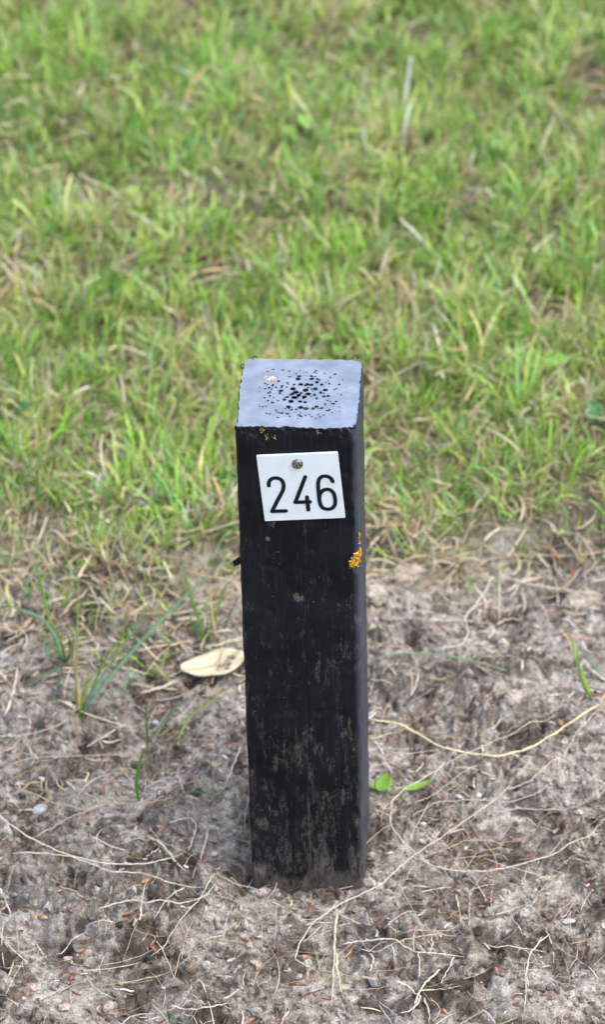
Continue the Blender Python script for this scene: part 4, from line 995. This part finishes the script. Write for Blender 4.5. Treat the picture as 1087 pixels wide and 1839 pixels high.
sprig('grass_tuft', 'small tuft below the turf directly left of the post', z4, [([(910, 640), (880, 520), (840, 400), (800, 250)], 1.2, GR, .05), ([(930, 640), (920, 560), (905, 480)], 1.1, GR, .03), ([(960, 630), (940, 480), (930, 340)], 1.0, DRY, .04), ([(920, 640), (960, 500), (1000, 380), (1050, 330)], 1.1, YG, .045), ([(900, 640), (860, 560), (840, 500)], 1.2, GR, .02), ([(980, 600), (1030, 480), (1060, 420)], 1.0, BG_, .03)])

# ------------------------------------------------------------------ leaves
def leaf_grid(L, W, curl, cup, wav, nu=14, nv=7, tipf=.8):
    """leaf blade along +x, solid and thin"""
    u = np.linspace(0, 1, nu); v = np.linspace(-1, 1, nv)
    wd = W * np.sin(np.pi * np.clip(u, .02, .985) ** tipf) ** .75
    U, Vv = np.meshgrid(u, v, indexing='ij')
    x = L * U; y = wd[:, None] * Vv; z = curl * L * (U - .5) ** 2 * 4 + cup * W * Vv ** 2 + wav * W * np.sin(U * 9 + Vv * 2) * np.abs(Vv) + .04 * W * np.abs(Vv) 
    P = np.stack([x, y, z], -1).reshape(-1, 3); Q = P - np.array([0, 0, .00022])
    i = np.arange(nu - 1)[:, None] * nv + np.arange(nv - 1)[None]; F = np.stack([i, i + nv, i + nv + 1, i + 1], -1).reshape(-1, 4); n = len(P)
    G = F[:, ::-1] + n
    b = list(range(nv)) + [nv * q + nv - 1 for q in range(1, nu)] + [nv * (nu - 1) + q for q in range(nv - 2, -1, -1)] + [nv * q for q in range(nu - 2, 0, -1)]
    S = np.array([(b[q], b[(q + 1) % len(b)], b[(q + 1) % len(b)] + n, b[q] + n) for q in range(len(b))])
    return np.vstack([P, Q]), [np.vstack([F, G, S])]
def orient(V, yaw, pitch=0.0, roll=0.0):
    return V @ np.array(Matrix.Rotation(yaw, 3, 'Z') @ Matrix.Rotation(-pitch, 3, 'Y') @ Matrix.Rotation(roll, 3, 'X')).T

a_ = ground(*z4(808, 800)); b_ = ground(*z4(1100, 715)); d_ = b_ - a_
V_, F_ = leaf_grid(np.linalg.norm(d_[:2]) * 1.04, .0158, .05, .10, .05, 18, 9, .95)
V_[:, 1] += .0022 * noise(V_[:, 0], V_[:, 1] * .2, .006, 33); 
V_ = orient(V_, math.atan2(d_[1], d_[0]), .10, rad(-8))
g_ = height(V_[:, 0] + a_[0], V_[:, 1] + a_[1]); zlift = np.percentile(g_ - V_[:, 2], 93) + .0010
leafo = obj('fallen_leaf', mesh('fallen_leaf', V_, F_, np.broadcast_to(np.array(lin(204, 190, 160)), (len(V_), 3))), M['deadleaf'], label='flat beige fallen leaf touching the left edge of the post', cat='leaf', loc=(a_[0], a_[1], zlift))
v0 = np.linspace(.02, .96, 12); LL = np.linalg.norm(d_[:2]) * 1.04
P = orient(np.stack([v0 * LL, 0 * v0, .05 * LL * (v0 - .5) ** 2 * 4 + .0001], -1), math.atan2(d_[1], d_[0]), .10, rad(-8))
V_, F_ = tube(P, np.linspace(.0006, .0002, 12), None, 6); obj('midrib', mesh('midrib', V_, F_, np.broadcast_to(np.array(lin(190, 160, 118)), (len(V_), 3))), M['deadleaf'], leafo)

g0 = ground(*z8(95, 455))
seed_ = obj('seedling', None, None, label='tiny bright green seedling just right of the post', cat='seedling', loc=g0)
for (sx_, sy_, ex, ey, W_, pit, col) in ((100, 462, 150, 395, .0066, .35, lin(122, 166, 58)), (200, 460, 345, 425, .0036, .12, lin(136, 172, 72)), (100, 450, 58, 425, .003, .25, lin(120, 170, 96))):
    s_ = ground(*z8(sx_, sy_)); e_ = ground(*z8(ex, ey)); d_ = e_ - s_
    V_, F_ = leaf_grid(np.hypot(d_[0], d_[1]) * .92, W_ * .85, .08, .15, .04)
    V_ = orient(V_, math.atan2(d_[1], d_[0]), pit); V_ = V_ + (s_ - g0) + np.array([0, 0, .004])
    obj('leaf', mesh('leaf', V_, F_, np.broadcast_to(np.array(col), (len(V_), 3))), M['leaf'], seed_)
    V_, F_ = tube(smooth_path([np.array([0, 0, -.002]), (s_ - g0) * .5 + np.array([0, 0, .003]), s_ - g0 + np.array([0, 0, .004])], 7), .00035, None, 5)
    obj('leaf_stem', mesh('leaf_stem', V_, F_, np.broadcast_to(np.array(col) * .9, (len(V_), 3))), M['leaf'], seed_)

def weed(px, py, label, n, L, W_, col, pit=.5, up=.018):
    g0 = ground(px, py)
    o_ = obj('broadleaf_weed', None, None, label=label, cat='weed', loc=g0)
    for q in range(n):
        yw = 6.283 * q / n + RNG.normal(0, .35); l_ = L * RNG.uniform(.75, 1.2)
        V_, F_ = leaf_grid(l_, W_ * RNG.uniform(.8, 1.2), -.12, .18, .08, 12, 7, .8)
        st = np.array([math.cos(yw), math.sin(yw), 0]) * .006 + np.array([0, 0, up * RNG.uniform(.7, 1.3)])
        V_ = orient(V_, yw, pit * RNG.uniform(.4, 1.3), RNG.normal(0, .3)) + st
        obj('leaf', mesh('leaf', V_, F_, np.broadcast_to(np.array(col) * RNG.uniform(.85, 1.15), (len(V_), 3))), M['leaf'], o_)
        V_, F_ = tube(smooth_path([np.array([0, 0, -.002]), st * .6 + np.array([0, 0, .002]), st], 7), .0006, None, 5)
        obj('leaf_stem', mesh('leaf_stem', V_, F_, np.broadcast_to(np.array(col) * .9, (len(V_), 3))), M['leaf'], o_)
weed(552, 275, 'pale round-leaved weed in the lawn above the post', 4, .016, .0085, lin(136, 174, 84), .6, 0.016)
weed(1082, 780, 'blue-green broadleaf weed at the right edge of the lawn', 3, .016, .0065, lin(96, 142, 92), .9, 0.010)
weed(950, 690, 'flat light-green weed in the lawn right of the post', 4, .022, .008, lin(124, 170, 72), .4, 0.012)
weed(8, 770, 'small dark-leaved weed at the left edge near bare soil', 3, .018, .007, lin(88, 138, 70), .6, 0.010)
weed(625, 640, 'light green weed right behind the top of the post', 4, .018, .007, lin(132, 176, 72), .6, 0.011)
weed(250, 400, 'small yellowish weed in the upper left of the lawn', 4, .013, .006, lin(146, 166, 84), .6, 0.015)
weed(900, 300, 'small fresh green weed in the upper right of the lawn', 4, .018, .007, lin(120, 172, 80), .6, 0.014)

# ------------------------------------------------------------------ bud scales: little brown boats
def scale_mesh(L, W_, deep, col, col2):
    nu, nv = 9, 5
    u = np.linspace(0, 1, nu); v = np.linspace(-1, 1, nv); U, Vv = np.meshgrid(u, v, indexing='ij')
    wd = W_ * np.sin(np.pi * np.clip(u, .05, .97) ** .75) ** .7
    x = L * (U - .5); y = wd[:, None] * Vv; z = deep * W_ * (1 - Vv ** 2) * np.sin(np.pi * np.clip(U, .06, .94)) + .10 * L * (U - .5) ** 2
    P = np.stack([x, y, z], -1).reshape(-1, 3); Q = P - np.array([0, 0, .0003])
    i = np.arange(nu - 1)[:, None] * nv + np.arange(nv - 1)[None]; F = np.stack([i, i + nv, i + nv + 1, i + 1], -1).reshape(-1, 4); n = len(P)
    b = list(range(nv)) + [nv * q + nv - 1 for q in range(1, nu)] + [nv * (nu - 1) + q for q in range(nv - 2, -1, -1)] + [nv * q for q in range(nu - 2, 0, -1)]
    S = np.array([(b[q], b[(q + 1) % len(b)], b[(q + 1) % len(b)] + n, b[q] + n) for q in range(len(b))])
    t = np.tile(np.repeat(u, nv), 2)[:, None]; C = np.array(col) * (1 - t ** 2) + np.array(col2) * t ** 2
    return mesh('bud_scale', np.vstack([P, Q]), np.vstack([F, F[:, ::-1] + n, S]), C)
SCM = []
for L, W_, dp, c, c2 in ((.0095, .0018, .7, lin(122, 74, 60), lin(164, 118, 96)), (.0110, .0016, .6, lin(112, 74, 66), lin(150, 108, 96)), (.0075, .0019, .8, lin(146, 102, 76), lin(198, 164, 132)), (.0085, .0014, .6, lin(92, 60, 56), lin(128, 92, 86)), (.0068, .0017, .8, lin(144, 98, 90), lin(188, 152, 144)), (.0120, .0013, .5, lin(122, 78, 62), lin(190, 150, 122))):
    me = scale_mesh(L, W_, dp, c, c2); me.materials.append(M['scale_']); SCM.append(me)
spots = [z6(*q) for q in ((255, 615), (295, 700), (545, 680), (550, 715), (618, 810), (625, 865), (660, 870), (915, 755), (300, 985), (290, 1010), (880, 1065), (735, 1075), (500, 205), (620, 575), (760, 715), (1040, 745), (225, 305), (335, 310), (570, 350), (795, 532), (430, 290), (925, 615), (940, 640), (310, 90), (420, 470), (265, 1110), (540, 795), (450, 750), (1000, 640), (1060, 1170), (660, 915), (30, 670), (690, 590))]
spots += [z7(*q) for q in ((430, 382), (610, 580), (570, 372), (908, 422), (915, 488), (820, 548), (240, 635), (300, 682), (890, 632), (590, 625), (280, 310), (820, 600), (1050, 270), (350, 695), (440, 480), (250, 520))]
spots += [z8(*q) for q in ((330, 122), (470, 645), (600, 910), (340, 945), (810, 257), (870, 300), (1020, 920), (840, 990), (1060, 490), (560, 70), (980, 35), (700, 362), (120, 620), (140, 355), (100, 1015), (335, 185), (820, 300), (1000, 270), (960, 440), (1030, 1060), (120, 800), (700, 660), (560, 830))]
spots += [z4(*q) for q in ((780, 825), (480, 760), (20, 810), (740, 600), (870, 690), (940, 560), (150, 720), (560, 900), (260, 890), (800, 940))]
spots += [z5(*q) for q in ((370, 555), (630, 560), (700, 470), (160, 400), (565, 890), (510, 915), (330, 905), (340, 945), (900, 810), (300, 820), (980, 860), (75, 820), (570, 795), (310, 380), (940, 310), (880, 255))]
for _ in range(60):
    spots.append((random.uniform(5, 1080), random.uniform(1130, 1835)))
SCALES = []
for (px, py) in spots:
    if 440 < px < 672 and py < 1600: continue
    o_ = bpy.data.objects.new('bud_scale', SCM[random.randrange(len(SCM))]); COL.objects.link(o_)
    g = ground(px, py); e = .003
    h4 = height(np.array([g[0] - e, g[0] + e, g[0], g[0]]), np.array([g[1], g[1], g[1] - e, g[1] + e]))
    nrm = Vector((-(h4[1] - h4[0]) / (2 * e) * .6, -(h4[3] - h4[2]) / (2 * e) * .6, 1)).normalized()
    s = random.uniform(.5, 1.15)
    q = nrm.to_track_quat('Z', 'X') @ Matrix.Rotation(random.uniform(0, 6.283), 3, 'Z').to_quaternion() @ Matrix.Rotation(random.gauss(0, .3), 3, 'Y').to_quaternion() @ Matrix.Rotation(random.choice((0, 0, math.pi)) + random.gauss(0, .3), 3, 'X').to_quaternion()
    o_.rotation_mode = 'QUATERNION'; o_.rotation_quaternion = q; o_.scale = (s, s * random.uniform(.75, 1.05), s); o_.location = (g[0], g[1], g[2] + .0009)
    SCALES.append((o_, px, py, s))
LAND = [(325, 1222, 'beige fallen leaf'), (140, 1290, 'bent grass tuft'), (110, 1190, 'sprawling grass tuft'), (265, 1330, 'three thin green blades'), (250, 1420, 'two upright green blades'), (400, 1430, 'arching blue-green blade'), (1055, 1230, 'green sprig at the right edge'),
        (690, 1415, 'green seedling'), (745, 1533, 'knot of pale roots'), (705, 1470, 'loop of the bent root'), (880, 1520, 'dark patch of soil'), (850, 1350, 'lowest bend of the thick yellow straw'), (1040, 1300, 'forked root near the right edge'), (950, 1455, 'level grey root'), (600, 1740, 'pale flat straw'),
        (700, 1690, 'tangle of white roots'), (760, 1780, 'lower tuft of dry grass'), (580, 1650, 'hook end of the longest root'), (470, 1600, 'left corner of the post foot'), (300, 1510, 'broad slanting straw'), (370, 1520, 'upright flat straw'), (130, 1520, 'two long bowed roots'), (280, 1620, 'kinked pale root'), (320, 1660, 'long straight stalk'),
        (90, 1670, 'crack in the big soil clod'), (360, 1805, 'white level straw near the lower edge'), (170, 1770, 'small pale stalk at lower left'), (40, 1630, 'white straw at the left edge'), (1025, 1655, 'largest whitish chip'), (870, 1780, 'near-black soil lumps'), (830, 1120, 'zigzag white root'), (780, 1180, 'lying grey-green blade'), (1040, 1090, 'pale soil lump at far right'),
        (840, 1610, 'upright straws by the dark soil'), (940, 1750, 'bare patch at lower right'), (60, 1400, 'cream chip at left'), (90, 1455, 'bluish-white flake'), (420, 1800, 'tan soil lump at the lower edge'), (1060, 1780, 'branched stalk in the lower right corner'), (680, 1290, 'start of the thick yellow straw'), (910, 1280, 'long greyish flake')]
KINDS_ = ['reddish-brown', 'long dull-brown', 'orange-tan', 'dark brown', 'pinkish', 'long thin brown']
for o_, px, py, s in SCALES:
    q = min(LAND, key=lambda l: math.hypot(l[0] - px, l[1] - py)); dx, dy = px - q[0], py - q[1]; dist = math.hypot(dx, dy)
    rel = ('left of' if dx < 0 else 'right of') if abs(dx) > abs(dy) else ('behind' if dy < 0 else 'in front of')
    kind = KINDS_[SCM.index(o_.data)]; size = 'tiny ' if s < .6 else ('small ' if s < .8 else '')
    o_['label'] = f"{size}{kind} bud scale {'close ' if dist < 26 else ''}{rel} the {q[2]}"; o_['category'] = 'bud scale'; o_['group'] = 'bud scales scattered on the soil'

_same = {}
for o_, px, py, s in SCALES: _same.setdefault(o_['label'], []).append((py, o_))
for lb, lst in _same.items():                      # two alike in one spot: tell them apart by depth
    if len(lst) > 1:
        lst.sort(key=lambda q: q[0])
        for q, (_, o_) in enumerate(lst): o_['label'] = lb + (', farther' if q == 0 else ', nearest' if q == len(lst) - 1 else ', middle')

# ------------------------------------------------------------------ pale chips, stones and lumps
def lump(px, py, rx, ry, rz, col, name, label, cat, m='chip', group=None, sub=ICO3_V, fac=ICO3_F, jag=.22, sink=.3):
    if m == 'soil': sub, fac, sink, jag = ICO4_V, ICO4_F, .42, max(jag, .4)
    sd_ = RNG.uniform(0, 99); V = sub.copy()
    d = 1 + jag * noise(V[:, 0] + V[:, 2] * .7 + sd_, V[:, 1] - V[:, 2] * .5, .9, 3) + jag * .7 * noise(V[:, 0] - V[:, 2] + sd_, V[:, 1] + V[:, 2], .4, 4) + jag * .5 * noise(V[:, 0] + V[:, 2] + sd_, V[:, 1] - V[:, 2], .18, 6)
    if m == 'chip': rx, ry, rz, col = rx * .8, ry * .8, rz * .7, np.array(col) * .78
    V = V * d[:, None] * np.array([rx, ry, rz]) / 1000
    V = orient(V, RNG.uniform(0, 6.28) if rx == ry else RNG.normal(.2, .5), RNG.normal(0, .15), RNG.normal(0, .15))
    g = ground(px, py); 
    return obj(name, mesh(name, V, [fac], np.broadcast_to(np.array(col), (len(V), 3)), smooth=(m != 'chip')), M[m], label=label, cat=cat, group=group, loc=(g[0], g[1], g[2] + rz / 1000 * (1 - 2 * sink)))
lump(*z5(190, 342), 16, 10, 7, lin(168, 158, 142), 'soil_lump', 'pale grey soil lump at the turf edge just right of the post', 'soil lump', 'soil')
lump(*z5(75, 405), 10, 12, 7, lin(170, 161, 146), 'soil_lump', 'whitish soil lump touching the right edge of the post', 'soil lump', 'soil')
lump(*z5(985, 455), 15, 11, 6, lin(170, 160, 144), 'soil_lump', 'pale soil lump below the turf at far right', 'soil lump', 'soil')
lump(*z5(690, 860), 7, 6, 4, lin(180, 168, 156), 'soil_lump', 'small tan soil lump above the yellow straw', 'soil lump', 'soil')
lump(*z6(165, 270), 6.5, 5, 2.5, lin(186, 186, 194), 'pale_chip', 'bluish-white flake at left above the bowed roots', 'chip', group='pale chips on the soil')
lump(*z6(178, 140), 3.6, 1.8, 1.4, lin(226, 220, 208), 'pale_chip', 'cream chip left of the green sprig', 'chip', group='pale chips on the soil')
lump(*z6(540, 472), 2.8, 2.0, 1.4, lin(226, 220, 205), 'pale_chip', 'cream chip between the two long bowed roots', 'chip', group='pale chips on the soil')
lump(*z6(905, 460), 4.2, 2.2, 1.8, lin(220, 212, 198), 'pale_chip', 'cream chip close to the left edge of the post', 'chip', group='pale chips on the soil')
lump(*z6(575, 352), 3.2, 1.4, 1.2, lin(220, 205, 180), 'pale_chip', 'narrow cream chip above the broad slanting straw', 'chip', group='pale chips on the soil')
lump(*z6(410, 950), 4.2, 1.8, 1.4, lin(196, 196, 198), 'pale_chip', 'grey chip near the lower left corner', 'chip', group='pale chips on the soil')
lump(*z6(692, 1028), 2.0, 1.4, 1.2, lin(200, 202, 206), 'pale_chip', 'tiny grey chip near the lower edge', 'chip', group='pale chips on the soil')
lump(*z6(890, 658), 2.0, 2.6, 2.0, lin(196, 180, 172), 'pebble', 'small round pebble at the left of the post foot', 'pebble', 'soil')
lump(*z6(1075, 935), 5.5, 5, 3.5, lin(180, 166, 150), 'soil_lump', 'tan soil lump at the lower edge in front of the post', 'soil lump', 'soil')
lump(*z6(460, 1110), 5.0, 3.4, 3, lin(176, 160, 150), 'soil_lump', 'knobbly dry lump at the lower left', 'soil lump', 'soil')
lump(*z8(930, 1010), 5.2, 3.4, 1.5, lin(216, 214, 208), 'pale_chip', 'largest whitish chip at the lower right', 'chip', group='pale chips on the soil')
lump(*z8(535, 458), 2.4, 2.6, 1.6, lin(222, 220, 214), 'pale_chip', 'white chip right of the seedling', 'chip', group='pale chips on the soil')
lump(*z8(450, 465), 4.6, 2.0, 1.4, lin(206, 202, 200), 'pale_chip', 'flat white chip beside the wavy root', 'chip', group='pale chips on the soil')
lump(*z8(630, 105), 3.4, 8.0, 1.2, lin(196, 192, 198), 'pale_chip', 'long greyish-white flake above the yellow straw', 'chip', group='pale chips on the soil')
lump(*z8(110, 238), 2.6, 1.8, 1.4, lin(216, 214, 212), 'pale_chip', 'white chip just right of the post, below the yellow straw', 'chip', group='pale chips on the soil')
lump(*z8(830, 890), 4.0, 1.4, 1.0, lin(204, 196, 190), 'pale_chip', 'narrow pale chip right of the dark soil', 'chip', group='pale chips on the soil')
lump(*z8(510, 200), 4.6, 1.5, 1.0, lin(190, 186, 198), 'pale_chip', 'bluish splinter behind the looped root', 'chip', group='pale chips on the soil')
lump(*z8(480, 690), 2.0, 1.6, 1.2, lin(214, 208, 200), 'pale_chip', 'white chip on the dark soil', 'chip', group='pale chips on the soil')
lump(*z7(60, 432), 2.6, 1.0, .9, lin(206, 210, 214), 'pale_chip', 'tiny white chip below the left of the post foot', 'chip', group='pale chips on the soil')
lump(*z4(15, 690), 4.0, 3.4, 2, lin(206, 208, 216), 'pale_chip', 'white chip at the left edge of the picture', 'chip', group='pale chips on the soil')
lump(*z4(690, 985), 2.6, 2.6, 1.6, lin(198, 198, 204), 'pale_chip', 'white chip between the thin green blades', 'chip', group='pale chips on the soil')
lump(*z5(515, 815), 3.6, 2.4, 1.6, lin(196, 190, 186), 'pale_chip', 'greyish chip right of the post, level with the leaf', 'chip', group='pale chips on the soil')
lump(*z5(975, 860), 2.2, 3.6, 1.2, lin(206, 196, 192), 'pale_chip', 'pinkish-white chip below the right sprig', 'chip', group='pale chips on the soil')
lump(*z7(905, 640), 8, 5, 2.2, lin(74, 66, 58), 'soil_lump', 'near-black crumbly lump right of the lower tuft', 'soil lump', 'soil', jag=.5)
lump(*z7(1000, 610), 7, 4.5, 2, lin(74, 66, 58), 'soil_lump', 'second near-black lump at the lower right', 'soil lump', 'soil', jag=.5)
lump(*z6(815, 495), 4.2, 3.6, 2.2, lin(56, 52, 50), 'soil_lump', 'black charred lump in the hollow left of the post', 'soil lump', 'soil', jag=.4)
lump(*z7(985, 410), 4.2, 3.2, 1.8, lin(74, 68, 64), 'soil_lump', 'dark lump beside the orange bud scale at right', 'soil lump', 'soil', jag=.4)
# dark shaving of plastic at the foot of the post
P = lay([z7(0, 178), z7(35, 185), z7(72, 196)], 9, .0012)
V_, F_ = tube(P, np.array([.0008, .0016, .0019, .0018, .0017, .0016, .0013, .0010, .0004]), .0004, 6); org = V_.mean(0)
obj('plastic_shaving', mesh('plastic_shaving', V_ - org, F_, smooth=False), M['blue'], label='dark blue sliver of plastic at the left of the post foot', cat='plastic sliver', loc=org)
